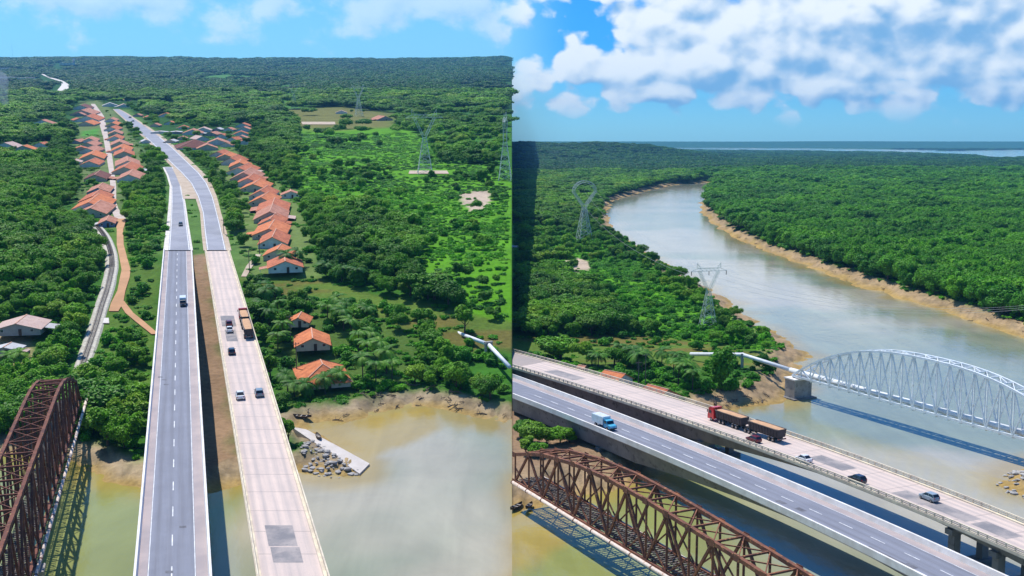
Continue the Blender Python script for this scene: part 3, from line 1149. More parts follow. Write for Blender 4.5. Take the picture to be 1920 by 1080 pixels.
def make_left_bridges():
    h = lambda s: 1.5 + 1.6 * abs(math.cos(math.pi * s / 60.0)) ** 3
    b1, L1 = make_bridge(True, 'newer road bridge with dashed grey asphalt carriageway and white parapets, left half of picture', A1, B1, True, h, [0, 60, 120, 180, 240, 300], 'solid', land_to=190)
    b2, L2 = make_bridge(True, 'older road bridge of pale pinkish concrete carrying the lorry, left half of picture', A2, B2, False, h, [0, 60, 120, 180, 240, 300], 'rail', land_to=190)
    # lane dashes, spaced as in the photograph
    y0 = unproj(True, 322, 1012.7, DECK_L).y
    y1 = unproj(True, 322, 951.4, DECK_L).y
    D = 11.74
    y = y0 - 6 * D
    while y < A1[-1].y - 3:
        s = (y - A1[0].y) * L1[-1] / (A1[-1].y - A1[0].y)
        if s > 1:
            patch(A1, B1, s - 2.2, s + 2.2, 0.474, 0.490, 'lane_dash', M['paint'], b1)
        y += D
    for (ya, yb, fa, fb) in ((1055, 1026, 0.27, 0.70), (1024, 985, 0.25, 0.68), (612, 592, 0.15, 0.55), (640, 618, 0.2, 0.5), (870, 800, 0.40, 0.46)):
        s0 = (unproj(True, 500, ya, DECK_L).y - A2[0].y) * L2[-1] / (A2[-1].y - A2[0].y)
        s1 = (unproj(True, 500, yb, DECK_L).y - A2[0].y) * L2[-1] / (A2[-1].y - A2[0].y)
        if fb - fa > 0.1:
            patch(A2, B2, s0, s1, fa, fb, 'repair_patch', M['patch'], b2)
    for (ya, fa) in ((708, 0.12), (713, 0.2), (722, 0.25), (990, 0.58), (1075, 0.40)):
        s0 = (unproj(True, 330, ya, DECK_L).y - A1[0].y) * L1[-1] / (A1[-1].y - A1[0].y)
        patch(A1, B1, s0, s0 + 0.9, fa, fa + 0.1, 'tar_stain', M['stain'], b1, 0.024)


make_left_bridges()


def fit_edge(pts, x0, x1, z):
    c = np.polyfit([p[0] for p in pts], [p[1] for p in pts], 2)
    xs = np.linspace(x0, x1, 90)
    return [unproj(False, x, float(np.polyval(c, x)), z) for x in xs]


def pair_edges(nearE, farE):
    """for each near-edge point the opposite far-edge point"""
    A = resample(nearE, 5)
    far = resample(farE, 1.0)
    fx = np.array([(p.x, p.y) for p in far])
    out = []
    for i, p in enumerate(A):
        d = A[min(i + 1, len(A) - 1)] - A[max(0, i - 1)]
        d.normalize()
        r = (fx - np.array((p.x, p.y))) @ np.array((d.x, d.y))
        out.append(far[int(np.argmin(np.abs(r)))])
    w = float(np.median([(a - b).length for a, b in zip(A, out)]))
    for i, p in enumerate(A):
        d = A[min(i + 1, len(A) - 1)] - A[max(0, i - 1)]
        n = Vector((-d.y, d.x, 0)).normalized()
        ww = max(min((out[i] - p).length, w * 1.08), w * 0.92)
        out[i] = p + n * ww
    return A, out, w


FAR_N, FAR_F, wf = pair_edges(fit_edge([(961, 688.5), (1200, 766), (1435, 846.7), (1680, 941), (1920, 1045)], 860, 2250, DECK),
                              fit_edge([(961.5, 656.6), (1143, 708), (1325, 762.5), (1487, 820), (1700, 896), (1920, 982.6)], 860, 2600, DECK))
NEAR_N, NEAR_F, wn = pair_edges(fit_edge([(961, 744.6), (1077.6, 790.6), (1205, 841.6), (1333, 898), (1400, 931), (1711.5, 1080)], 860, 2100, DECK),
                                fit_edge([(961, 707), (1200, 797), (1440, 891), (1650, 984), (1860.7, 1077)], 860, 2500, DECK))


def clip_seam(A, B):
    """the decks leave the cut side of the higher ground"""
    for E in (A, B):
        k = next(i for i, p in enumerate(E) if p.x > 0.2)
        if k:
            p, q = E[k - 1], E[k]
            c = p + (q - p) * ((0.15 - p.x) / (q.x - p.x))
            dd = (q - c).normalized()
            for i in range(k):
                E[i] = c + dd * (0.004 * i)


clip_seam(FAR_N, FAR_F)
clip_seam(NEAR_N, NEAR_F)


def along(E, x, y):
    """metres along an edge list nearest to an image point at deck height"""
    p = unproj(False, x, y, DECK)
    best, acc, bs = 1e9, 0, 0
    for a, b in zip(E[:-1], E[1:]):
        d = b - a
        t = max(0, min(1, (p - a).dot(d) / d.length_squared))
        q = a + d * t
        if (p - q).length < best:
            best, bs = (p - q).length, acc + d.length * t
        acc += d.length
    return bs


def across(E, O, x, y):
    p = unproj(False, x, y, DECK)
    s = along(E, x, y)
    a, b = deck_at(E, O, s, 0), deck_at(E, O, s, 1)
    return s, (p - a).dot(b - a) / (b - a).length_squared


def make_right_bridges():
    s0 = along(FAR_N, 1254, 790)
    mid = along(FAR_N, 1590, 925)
    p1, p2 = along(FAR_N, 1254, 783), along(FAR_N, 1300, 799)
    hf = lambda s: 0.9 + 3.3 * min(1.0, (abs(s - mid) / 58.0)) ** 1.6
    b, L = make_bridge(False, 'older pinkish concrete road bridge carrying the red lorry and cars, right half of picture', FAR_N, FAR_F, False, hf, [p1, p2, along(FAR_N, 1730, 985), along(FAR_N, 1815, 1020)], 'rail')
    for xa, ya, xb, yb in ((1525, 856, 1595, 880), (1684, 922, 1745, 945), (1748, 945, 1826, 976), (1832, 980, 1905, 1008)):
        sa, fa = across(FAR_N, FAR_F, xa, ya)
        sb, fb = across(FAR_N, FAR_F, xb, yb)
        patch(FAR_N, FAR_F, sa, sb, max(0.12, (fa + fb) / 2 - 0.15), min(0.9, (fa + fb) / 2 + 0.15), 'repair_patch', M['patch'], b)
    sa, fa = across(FAR_N, FAR_F, 1040, 694)
    patch(FAR_N, FAR_F, sa, sa + 14, 0.3, 0.62, 'repair_patch', M['patch'], b)
    mn = along(NEAR_N, 1540, 995)
    hn = lambda s: 1.2 + 3.4 * min(1.0, (abs(s - mn) / 62.0)) ** 1.5
    b, L = make_bridge(False, 'newer grey asphalt road bridge carrying the box lorry, right half of picture', NEAR_N, NEAR_F, True, hn, [along(NEAR_N, 1112, 804), along(NEAR_N, 1830, 1135)], 'solid')
    dash = [(1003.6, 744.6), (1030.4, 755.4), (1061, 766.8), (1096.8, 780.4), (1130, 793), (1163, 807), (1200, 821.7), (1239.7, 838.6), (1280.5, 854.9), (1322.6, 873.5), (1371, 894)]
    s = along(NEAR_N, *dash[0])
    e = along(NEAR_N, *dash[-1])
    D = (e - s) / 10
    k = -2
    while s + k * D < L[-1] - 4:
        if s + k * D > 3:
            patch(NEAR_N, NEAR_F, s + k * D - 1.7, s + k * D + 1.7, 0.478, 0.493, 'lane_dash', M['paint'], b)
        k += 1
    for x, y in ((1465, 942), (1502, 956), (1635, 1030), (1708, 1062)):
        sa, fa = across(NEAR_N, NEAR_F, x, y)
        patch(NEAR_N, NEAR_F, sa - 1.2, sa + (7 if x == 1635 else 1.0), fa - 0.05, fa + 0.05, 'tar_stain', M['stain'], b, 0.024)


make_right_bridges()

# ------------------------------------------------------------------ truss bridges


def make_truss(t, P0, d, width, n, p, prof, mat, w, deck=None, lace=True):
    """steel truss bridge as separate members. P0: bottom node of the first side, d: direction, width: vector to the other side"""
    ww = Vector(width)
    d = Vector(d).normalized()

    def node(side, j, top):
        q = Vector(P0) + d * (p * j) + ww * side
        if top:
            q = q + Vector((0, 0, prof(j)))
        return q

    def member(a, b, nm, bw, bh, cut=0.0):
        u = (b - a).normalized()
        mb = MB()
        mb.beam(a + u * cut, b - u * cut, bw, bh)
        return mb.build(nm, mat, t)
    for side in (0, 1):
        for j in range(n):
            member(node(side, j, 0), node(side, j + 1, 0), 'bottom_chord', w, w * 1.25)
            a, b = node(side, j, 1), node(side, j + 1, 1)
            if prof(j) <= 0.01:
                a = node(side, j, 0)
            member(a, b, 'top_chord', w * 1.15, w * 1.15)
        for j in range(n + 1):
            if prof(j) > 0.6:
                member(node(side, j, 0), node(side, j, 1), 'vertical_post', w * 0.62, w * 0.62, w * 0.5)
            if j % 2 == 0:
                for k in (j - 1, j + 1):
                    if 0 <= k <= n and prof(k) > 0.6:
                        member(node(side, j, 0), node(side, k, 1), 'diagonal', w * 0.72, w * 0.72, w * 0.55)
            elif lace and 0 < j < n:
                for k in (j - 1, j + 1):
                    if prof(k) > 2.5:
                        a = node(side, j, 0)
                        b = node(side, k, 1)
                        m = node(side, k, 0).lerp(b, 0.5)
                        member(a, m, 'sub_diagonal', w * 0.4, w * 0.4, w * 0.4)
    if lace:
        for side in (0, 1):
            out = ww.normalized() * (w * 0.62 * (1 if side else -1))
            for j in range(n + 1):
                for top in (0, 1):
                    if top and prof(j) < 0.6:
                        continue
                    c = node(side, j, top) + out
                    mb = MB()
                    mb.beam(c - d * (w * 1.3), c + d * (w * 1.3), 0.05, w * 1.9)
                    mb.build('gusset_plate', mat, t)
    for j in range(n + 1):
        if prof(j) > 2.5:
            member(node(0, j, 1), node(1, j, 1), 'top_strut', w * 0.55, w * 0.55, w * 0.55)
        member(node(0, j, 0) - Vector((0, 0, w * 0.9)), node(1, j, 0) - Vector((0, 0, w * 0.9)), 'floor_beam', w * 0.7, w * 1.1)
        if j < n and prof(j) > 2.5 and prof(j + 1) > 2.5:
            o = Vector((0, 0, -0.08))
            member(node(0, j, 1) + o, node(1, j + 1, 1) + o, 'top_brace', w * 0.32, w * 0.32, w * 0.6)
            member(node(1, j, 1) - o * 0.5, node(0, j + 1, 1) - o * 0.5, 'top_brace', w * 0.32, w * 0.32, w * 0.6)


def rail_deck(t, P0, d, ww, length, z_off):
    d = Vector(d).normalized()
    W_ = ww.length
    u = ww.normalized()
    for f in (0.3, 0.7):
        a = Vector(P0) + ww * f + Vector((0, 0, z_off))
        mb = MB()
        mb.beam(a, a + d * length, 0.35, 0.6)
        mb.build('stringer', M['rust'], t)
    mb = MB()
    s = 0.4
    while s < length:
        c = Vector(P0) + ww * 0.5 + d * s + Vector((0, 0, z_off + 0.39))
        mb.beam(c - u * (W_ * 0.38), c + u * (W_ * 0.38), 0.26, 0.18)
        s += 0.85
    q = mb.build('sleepers', M['sleeper'], t)
    q['kind'] = 'stuff'
    for k in (-0.55, 0.55):
        a = Vector(P0) + ww * 0.5 + u * k + Vector((0, 0, z_off + 0.56))
        mb = MB()
        mb.beam(a, a + d * length, 0.09, 0.15)
        mb.build('rail', M['rail'], t)


def make_left_truss():
    z = 9.0
    p0, p1 = unproj(True, 150, 750, z), unproj(True, 58, 1070, z)
    d = (p1 - p0).normalized()
    side = Vector((d.y, -d.x, 0))
    if side.x > 0:
        side = -side
    ww = side * 5.7
    t = link('truss_bridge', None, None, TL)
    tag(t, 'rusty dark brown steel railway truss bridge at the bottom left corner', 'bridge')
    prof_pts = ([0, 1, 2, 3, 4, 5, 6, 7, 30], [0.0, 6.6, 9.1, 11.2, 12.9, 14.0, 14.6, 14.8, 14.8])
    pr = lambda j: float(np.interp(j, *prof_pts))
    make_truss(t, p0, d, ww, 22, 6.8, pr, M['rust'], 0.54)
    rail_deck(t, p0, d, ww, 22 * 6.8, -0.1)
    for s in (1.0, 96.0):
        c = p0 + ww * 0.5 + d * s
        mb = MB()
        mb.box((c.x, c.y, 3.4), (8.5, 3.0, 8.4), math.atan2(ww.y, ww.x))
        mb.box((c.x, c.y, 7.75), (9.2, 3.6, 0.5), math.atan2(ww.y, ww.x))
        mb.build('stone_pier', M['concrete'], t)
    # water main hung on the right-hand side
    q0, q1 = unproj(True, 169, 726, z - 0.3), unproj(True, 70, 1070, z - 0.3)
    dd = (q1 - q0).normalized()
    o = link('water_pipe', None, None, TL)
    tag(o, 'pale rust-stained pipe running along the right side of the rusty truss at bottom left', 'pipe')
    mb = MB()
    mb.tube([q0 - dd * 3, q0 + dd * 150], 0.33, 10)
    mb.build('pipe', M['rust_pipe'], o, smooth=True)
    for k in range(18):
        a = q0 + dd * (4 + 6.4 * k)
        mb = MB()
        mb.tube([a - dd * 0.12, a + dd * 0.12], 0.42, 10)
        mb.build('pipe_flange', M['rust'], o)
        mb = MB()
        mb.beam(a + Vector((0, 0, -0.5)), a + side * 1.7 + Vector((0, 0, -0.75)), 0.2, 0.25)
        mb.build('bracket', M['rust'], o)


def make_right_truss():
    z = 5.6
    p0, p1 = unproj(False, 961, 899, z), unproj(False, 1256, 1079, z)
    d = (p1 - p0).normalized()
    n = Vector((-d.y, d.x, 0))
    if n.y < 0:
        n = -n
    ww = n * 5.8
    t = link('truss_bridge', None, None, TR)
    tag(t, 'rusty orange brown steel railway truss bridge below the road bridges, right half of picture', 'bridge')
    pr = lambda j: float(np.interp(j, [0, 1, 2, 4, 6, 8, 12, 18], [5.6, 7.2, 8.6, 10.0, 10.5, 10.2, 8.8, 6.0]))
    p0 = p0 + d * 1.3
    make_truss(t, p0, d, ww, 18, 6.05, pr, M['rust_orange'], 0.56)
    rail_deck(t, p0, d, ww, 18 * 6.05, -0.1)
    for s in (96,):
        c = p0 + ww * 0.5 + d * s
        mb = MB()
        mb.box((c.x, c.y, 1.6), (8.5, 3.0, 6.4), math.atan2(ww.y, ww.x))
        mb.build('stone_pier', M['concrete'], t)
    for sd, lab in ((-0.62, 'pale rust-stained pipe along the near side of the rusty truss, right half of picture'), (5.8 + 0.62, 'pale rust-stained pipe along the far side of the rusty truss, right half of picture')):
        o = link('water_pipe', None, None, TR)
        tag(o, lab, 'pipe')
        a = p0 + n * sd + Vector((0, 0, -0.15))
        mb = MB()
        mb.tube([a, a + d * 112], 0.36, 10)
        mb.build('pipe', M['rust_pipe'], o, smooth=True)
        for k in range(17):
            q = a + d * (6.4 * k)
            mb = MB()
            mb.tube([q - d * 0.1, q + d * 0.1], 0.42, 10)
            mb.build('pipe_flange', M['rust'], o)


make_left_truss()
make_right_truss()


def make_arch():
    z = 6.6
    p0, p1 = unproj(False, 1519, 713, z), unproj(False, 1920, 823, z)
    d = (p1 - p0).normalized()
    n = Vector((-d.y, d.x, 0))
    if n.y < 0:
        n = -n
    ww = n * 3.8
    s0 = -7.5
    N, p = 26, 3.77
    pr = lambda j: max(0.0, 13.4 * (1 - abs((j * p - 49) / 49) ** 2.5))
    t = link('pipe_arch_bridge', None, None, TR)
    tag(t, 'white steel bowstring truss carrying a pipe over the river', 'bridge')
    make_truss(t, p0 + d * s0, d, ww, N, p, pr, M['white_steel'], 0.44, lace=False)
    # sloping K-braces between the two arch ribs
    for j in range(2, N - 1, 2):
        for sd in (0, 1):
            a = p0 + d * (s0 + p * j) + ww * sd + Vector((0, 0, pr(j)))
            b = p0 + d * (s0 + p * (j + 1)) + ww * 0.5 + Vector((0, 0, pr(j + 1) + 0.05))
            mb = MB()
            mb.beam(a, b, 0.2, 0.2)
            mb.build('rib_brace', M['white_steel'], t)
    for f in (0.06, 0.94):
        a = p0 + d * s0 + ww * f + Vector((0, 0, 0.2))
        mb = MB()
        mb.beam(a, a + d * (N * p), 0.7, 0.08)
        mb.build('walkway', M['white_steel'], t)
    o = link('water_pipe', None, None, TR)
    tag(o, 'thick white pipe lying inside the white arch bridge', 'pipe')
    a = p0 + d * (s0 - 3) + ww * 0.5 + Vector((0, 0, 0.85))
    mb = MB()
    mb.tube([a, a + d * (N * p + 6)], 0.75, 14)
    mb.build('pipe', M['white_pipe'], o, smooth=True)
    for j in range(N):
        q = a + d * (3 + p * (j + 0.5))
        mb = MB()
        mb.tube([q - d * 0.12, q + d * 0.12], 0.84, 14)
        mb.build('pipe_band', M['white_steel'], o)
    # pier
    for s, lab in ((s0 + 0.5, 'blocky concrete pier under the left end of the white arch bridge'),):
        c = p0 + d * s + ww * 0.5
        rz = math.atan2(d.y, d.x)
        e = thing('bridge_pier', lab, 'pier', False, (c.x, c.y, 0), rz)
        mb = MB()
        mb.box((0, 0, 2.9), (4.2, 6.4, 5.4))
        mb.build('pier_wall', M['concrete'], e)
        mb = MB()
        mb.box((0, 0, 5.80), (4.8, 7.0, 0.38))
        mb.build('pier_cap', M['parapet'], e)
        mb = MB()
        mb.box((0, 0, -0.3), (6.4, 8.6, 1.3))
        mb.build('footing', M['girder'], e)
    # approach pipe over the bank
    z2 = 8.0
    q = [unproj(False, 1295, 664, 5.0), unproj(False, 1392, 665, 7.6), a + Vector((0, 0, 0.05))]
    o = link('water_pipe', None, None, TR)
    tag(o, 'white pipe crossing the bank towards the arch bridge, right half of picture', 'pipe')
    mb = MB()
    mb.tube(q, 0.62, 12)
    mb.build('pipe', M['white_pipe'], o, smooth=True)
    f = q[1]
    e = thing('pipe_trestle', 'grey concrete trestle holding the white pipe at its bend, right half of picture', 'trestle', False, (f.x, f.y, 0), -0.3)
    for k in (-1, 1):
        mb = MB()
        mb.box((0, k * 0.95, 3.9), (0.7, 0.6, 8.4))
        mb.build('column', M['concrete'], e)
    mb = MB()
    mb.box((0, 0, f.z - 0.9), (0.8, 2.5, 0.5))
    mb.build('crossbeam', M['parapet'], e)
    f = q[0].lerp(q[1], 0.55)
    e = thing('pipe_support', 'short concrete block under the white bank pipe, right half of picture', 'support', False, (f.x, f.y, 0), 0)
    mb = MB()
    mb.box((0, 0, (f.z - 0.6) / 2 + 0.8), (0.7, 1.5, f.z - 2.2))
    mb.build('block', M['concrete'], e)
    # the same main where the left half shows it
    q = [unproj(True, 842, 618, 5.5), unproj(True, 880, 632, 6.8), unproj(True, 916, 646, 8.0), unproj(True, 955.5, 688, 7.0)]
    o = link('water_pipe', None, None, TL)
    tag(o, 'white elbow pipe at the right edge of the left half above the marsh', 'pipe')
    mb = MB()
    mb.tube([q[0], q[2]], 0.6, 12)
    mb.build('pipe', M['white_pipe'], o, smooth=True)
    mb = MB()
    mb.tube([q[2] + Vector((0, 0, 0.02)), q[3]], 0.6, 12)
    mb.build('pipe', M['white_pipe'], o, smooth=True)
    f = q[2]
    e = thing('pipe_trestle', 'grey concrete trestle under the white elbow pipe, left half of picture', 'trestle', True, (f.x, f.y, 0), 0.5)
    for k in (-1, 1):
        mb = MB()
        mb.box((k * 0.95, 0, 3.9), (0.6, 0.7, 8.8))
        mb.build('column', M['concrete'], e)
    mb = MB()
    mb.box((0, 0, f.z + 0.75), (2.6, 0.8, 0.4))
    mb.build('crossbeam', M['concrete'], e)


make_arch()

# ------------------------------------------------------------------ pylons


def make_pylon(left, px, py, H, rz, label, th=0.22, ring=False):
    H *= 1.07 if left else 0.93
    p = gpt(left, px, py)
    e = thing('transmission_pylon', label, 'pylon', left, (p.x, p.y, p.z - 0.3), rz, 'lattice pylons of the power line')
    hw, hb = 0.56 * H, 0.115 * H      # waist height, half base
    kw = 0.026 * H

    def bar(mb, a, b, t):
        mb.beam(a, b, t, t)
    legs = []
    for sx, sy in ((-1, -1), (1, -1), (1, 1), (-1, 1)):
        mb = MB()
        bar(mb, (sx * hb, sy * hb * 0.8, 0), (sx * kw, sy * kw, hw), th * 1.5)
        mb.build('leg', M['pylon'], e)
        legs.append((sx, sy))
    mb = MB()
    N = 7
    for k in range(N):
        t0, t1 = 1 - (1 - k / N) ** 1.2, 1 - (1 - (k + 1) / N) ** 1.2
        for i in range(4):
            (ax, ay), (bx, by) = legs[i], legs[(i + 1) % 4]
            pt = lambda sx, sy, t: Vector((sx * (hb + (kw - hb) * t), sy * (hb * 0.8 + (kw - hb * 0.8) * t), hw * t))
            bar(mb, pt(ax, ay, t0), pt(bx, by, t1), th * 0.7)
            bar(mb, pt(bx, by, t0), pt(ax, ay, t1), th * 0.7)
            bar(mb, pt(ax, ay, t1), pt(bx, by, t1), th * 0.7)
    mb.build('lattice_bracing', M['pylon'], e)
    hx, hz = (0.20 * H, 0.80 * H) if ring else (0.17 * H, 0.86 * H)
    for s in (-1, 1):
        mb = MB()
        prev = None
        for sy in (-1, 1):
            bar(mb, (s * kw, sy * kw, hw), (s * hx, sy * kw * 0.8, hz), th)
            bar(mb, (s * kw * 0.2, sy * kw, hw + 0.03 * H), (s * (hx - 0.035 * H), sy * kw * 0.8, hz), th)
        for k in range(6):
            t0, t1 = k / 6, (k + 1) / 6
            for sy in (-1, 1):
                a = Vector((s * (kw + (hx - kw) * t0), sy * kw, hw + (hz - hw) * t0))
                b = Vector((s * (kw * 0.2 + (hx - 0.035 * H - kw * 0.2) * t1), sy * kw * 0.9, hw + 0.03 * H + (hz - hw - 0.03 * H) * t1))
                bar(mb, a, b, th * 0.6)
            a = Vector((s * (kw + (hx - kw) * t1), -kw, hw + (hz - hw) * t1))
            bar(mb, a, a + Vector((0, 2 * kw, 0)), th * 0.6)
        mb.build('upper_arm', M['pylon'], e)
    if ring:                    # head closed by an arch instead of a straight crossarm
        arc = [(math.cos(a) * hx, hz + math.sin(a) * 0.17 * H) for a in np.linspace(0, math.pi, 11)]
        for s in (-1, 1):
            mb = MB()
            half = [q for q in arc if q[0] * s >= -1e-6]
            for (xa, za), (xb, zb) in zip(half[:-1], half[1:]):
                for sy in (-1, 1):
                    bar(mb, (xa, sy * kw * 0.7, za), (xb, sy * kw * 0.7, zb), th)
                    bar(mb, (xa * 0.82, sy * kw * 0.7, hz + (za - hz) * 0.8), (xb * 0.82, sy * kw * 0.7, hz + (zb - hz) * 0.8), th * 0.8)
                    bar(mb, (xa, sy * kw * 0.7, za), (xb * 0.82, sy * kw * 0.7, hz + (zb - hz) * 0.8), th * 0.6)
            mb.build('arched_head', M['pylon'], e)
        M4 = e.matrix_world
        return [M4 @ Vector((x, 0, hz)) for x in (-hx, 0, hx)]
    bw = 0.29 * H
    mb = MB()
    for sy in (-1, 1):
        bar(mb, (-bw, sy * kw * 0.3, hz), (bw, sy * kw * 0.3, hz), th)
        bar(mb, (-hx * 1.05, sy * kw * 0.6, hz + 0.045 * H), (hx * 1.05, sy * kw * 0.6, hz + 0.045 * H), th)
        for s in (-1, 1):
            bar(mb, (s * hx * 1.05, sy * kw * 0.6, hz + 0.045 * H), (s * bw, sy * kw * 0.3, hz), th * 0.8)
        for k in range(10):
            x0, x1 = -hx + 2 * hx * k / 10, -hx + 2 * hx * (k + 1) / 10
            bar(mb, (x0, sy * kw * 0.6, hz + (0.045 * H if k % 2 else 0)), (x1, sy * kw * 0.6, hz + (0 if k % 2 else 0.045 * H)), th * 0.6)
    mb.build('crossarm', M['pylon'], e)
    for s in (-1, 1):
        mb = MB()
        for sy in (-1, 1):
            bar(mb, (s * hx * 0.8, sy * kw * 0.6, hz + 0.045 * H), (s * hx * 1.12, 0, 0.985 * H), th * 0.8)
            bar(mb, (s * hx * 1.1, sy * kw * 0.6, hz + 0.045 * H), (s * hx * 1.12, 0, 0.985 * H), th * 0.8)
        mb.build('earth_wire_peak', M['pylon'], e)
    for x in (-bw * 0.97, 0, bw * 0.97):
        mb = MB()
        bar(mb, (x, 0, hz), (x, 0, hz - 0.06 * H), 0.2)
        mb.build('insulator', M['wire_black'], e)
    M4 = e.matrix_world
    return [M4 @ Vector((x, 0, hz - 0.06 * H)) for x in (-bw * 0.97, 0, bw * 0.97)]


def wires(A, B, label, sag, r=0.04):
    for i, (a, b) in enumerate(zip(A, B)):
        pts = [a.lerp(b, k / 14) - Vector((0, 0, sag * 4 * (k / 14) * (1 - k / 14))) for k in range(15)]
        mb = MB()
        mb.tube(pts, r, 3, False)
        o = mb.build('power_cable', M['cable'])
        tag(o, label, 'cable', label)


q1 = make_pylon(True, 797, 326, 41, 0.15, 'large lattice pylon on a pale pad in the bright marsh, left half of picture', 0.20)
q2 = make_pylon(True, 673, 218, 40, 0.5, 'far lattice pylon beyond the brown field, left half of picture', 0.2)
q3 = make_pylon(True, 552, 205, 38, 0.2, 'faint far lattice pylon left of the brown field, left half of picture', 0.2)
q4 = make_pylon(True, 947, 338, 41, 1.5, 'lattice pylon cut by the right edge of the left half', 0.18)
q5 = make_pylon(False, 1095, 456, 49, 0.35, 'tall lattice pylon in the woods left of the river bend, right half of picture', 0.24, True)
q6 = make_pylon(False, 1327, 613, 27.5, 0.25, 'thin lattice pylon on the green bank before the river, right half of picture', 0.09)
wires(q1, q2, 'overhead power cable between the pylons above the marsh', 9)
wires(q5, q6, 'overhead power cable between the two pylons beside the river', 8)
e6 = [unproj(False, 2080 + 12 * k, 560 - 6 * k, 24) for k in range(3)]
wires(q6, e6, 'overhead power cable crossing the river towards the mangroves', 9)

# ------------------------------------------------------------------ vehicles
def paint(name, c, rough=0.28):
    m = bpy.data.materials.new(name)
    m.use_nodes = True
    nt = m.node_tree
    b = nt.nodes['Principled BSDF']
    tc = nd(nt, 'ShaderNodeTexCoord')
    n = noise_n(nt, tc.outputs['Object'], 1.2, 4)
    nt.links.new(mixc(nt, smooth_n(nt, n, 0.4, 0.75), c, tuple(x * 0.8 for x in c)), b.inputs['Base Color'])
    b.inputs['Roughness'].default_value = rough
    b.inputs['Coat Weight'].default_value = 0.4
    return m


PAINT = {'white': paint('white_car_paint', (0.78, 0.78, 0.78)), 'black': paint('dark_blue_black_car_paint', (0.018, 0.02, 0.032)), 'red': paint('dark_red_car_paint', (0.16, 0.015, 0.018)),
         'silver': paint('silver_grey_car_paint', (0.30, 0.36, 0.40)), 'truckred': paint('bright_red_cab_paint', (0.72, 0.018, 0.022)), 'cyan': paint('sky_blue_cab_paint', (0.10, 0.48, 0.68)),
         'box': paint('pale_blue_white_box_paint', (0.62, 0.74, 0.80), 0.5), 'grey': paint('grey_blue_car_paint', (0.22, 0.27, 0.31))}


def wheel(e, x, y, r, w):
    mb = MB()
    n = 14
    rings = []
    for dy, rr in ((-w / 2, r * 0.6), (-w / 2, r * 0.93), (-w * 0.3, r), (w * 0.3, r), (w / 2, r * 0.93), (w / 2, r * 0.6)):
        rings.append([Vector((x + rr * math.cos(2 * math.pi * k / n), y + dy, r + rr * math.sin(2 * math.pi * k / n))) for k in range(n)])
    mb.loft(rings, True)
    t = mb.build('wheel', M['tyre'], e)
    mb = MB()
    s = 1 if y > 0 else -1
    rings = []
    for dy, rr in ((w * 0.30, r * 0.58), (w * 0.52, r * 0.52), (w * 0.50, r * 0.15)):
        rings.append([Vector((x + rr * math.cos(2 * math.pi * k / 10), y + s * dy, r + rr * math.sin(2 * math.pi * k / 10))) for k in range(10)])
    mb.loft(rings, True)
    mb.build('rim', M['rim'], t)


def ring_rect(x, hw, z0, z1, ch=0.12):
    return [Vector((x, -hw, z0 + ch)), Vector((x, -hw + ch, z0)), Vector((x, hw - ch, z0)), Vector((x, hw, z0 + ch)), Vector((x, hw, z1 - ch)), Vector((x, hw - ch, z1)), Vector((x, -hw + ch, z1)), Vector((x, -hw, z1 - ch))]


def make_car(left, p, heading, col, label, kind='hatch', sc=1.0):
    e = thing('car', label, 'car', left, p, heading)
    sc *= 1.06 if left else 0.95
    e.scale = (sc, sc, sc)
    P = PAINT[col]
    suv = kind == 'suv'
    h = 0.14 if suv else 0
    mb = MB()
    st = [(-2.08, 0.66, 0.42, 0.78), (-1.98, 0.80, 0.30, 0.93 + h), (-1.2, 0.86, 0.24, 0.98 + h), (0.0, 0.87, 0.24, 0.97 + h), (0.9, 0.86, 0.24, 0.93 + h), (1.55, 0.84, 0.26, 0.84 + h), (1.98, 0.76, 0.30, 0.70 + h), (2.1, 0.60, 0.40, 0.60 + h)]
    mb.loft([ring_rect(*s) for s in st])
    mb.build('body', P, e, smooth=False)
    # glasshouse
    x0, x1, x2, x3 = (-1.95, -1.55, 0.25, 1.05) if kind != 'sedan' else (-1.55, -0.85, 0.25, 1.05)
    zb, zt = 0.90 + h, 1.46 + h
    mb = MB()
    b = [(x0, -0.79), (x3, -0.79), (x3, 0.79), (x0, 0.79)]
    tp = [(x1, -0.63), (x2, -0.63), (x2, 0.63), (x1, 0.63)]
    mb.loft([[Vector((x, y, zb)) for x, y in b], [Vector((x, y, zt)) for x, y in tp]])
    g = mb.build('windows', M['glass'], e)
    mb = MB()
    mb.loft([[Vector((x + (0.03 if x > 0 else -0.03), y * 1.04, zt - 0.03)) for x, y in tp], [Vector((x * 0.97, y * 0.97, zt + 0.05)) for x, y in tp]])
    mb.build('roof', P, e)
    for s in (-1, 1):
        mb = MB()
        for (xa, xb) in ((x0 + 0.02, x1), (x3 - 0.02, x2), (-0.55, -0.55)):
            ya, yb = 0.80, 0.645
            mb.beam((xa, s * ya, zb), (xb, s * yb, zt), 0.07, 0.05)
        mb.build('pillars', P, e)
        mb = MB()
        mb.box((0.85, s * 0.93, 1.0 + h), (0.16, 0.16, 0.13))
        mb.build('mirror', P, e)
        mb = MB()
        mb.box((2.02, s * 0.55, 0.62 + h), (0.14, 0.3, 0.14))
        mb.build('headlight', M['lamp_w'], e)
        mb = MB()
        mb.box((-2.03, s * 0.62, 0.80 + h), (0.1, 0.22, 0.2))
        mb.build('tail_light', M['lamp_r'], e)
    for x in (-1.28, 1.3):
        for y in (-0.78, 0.78):
            wheel(e, x, y, 0.32, 0.22)
    return e


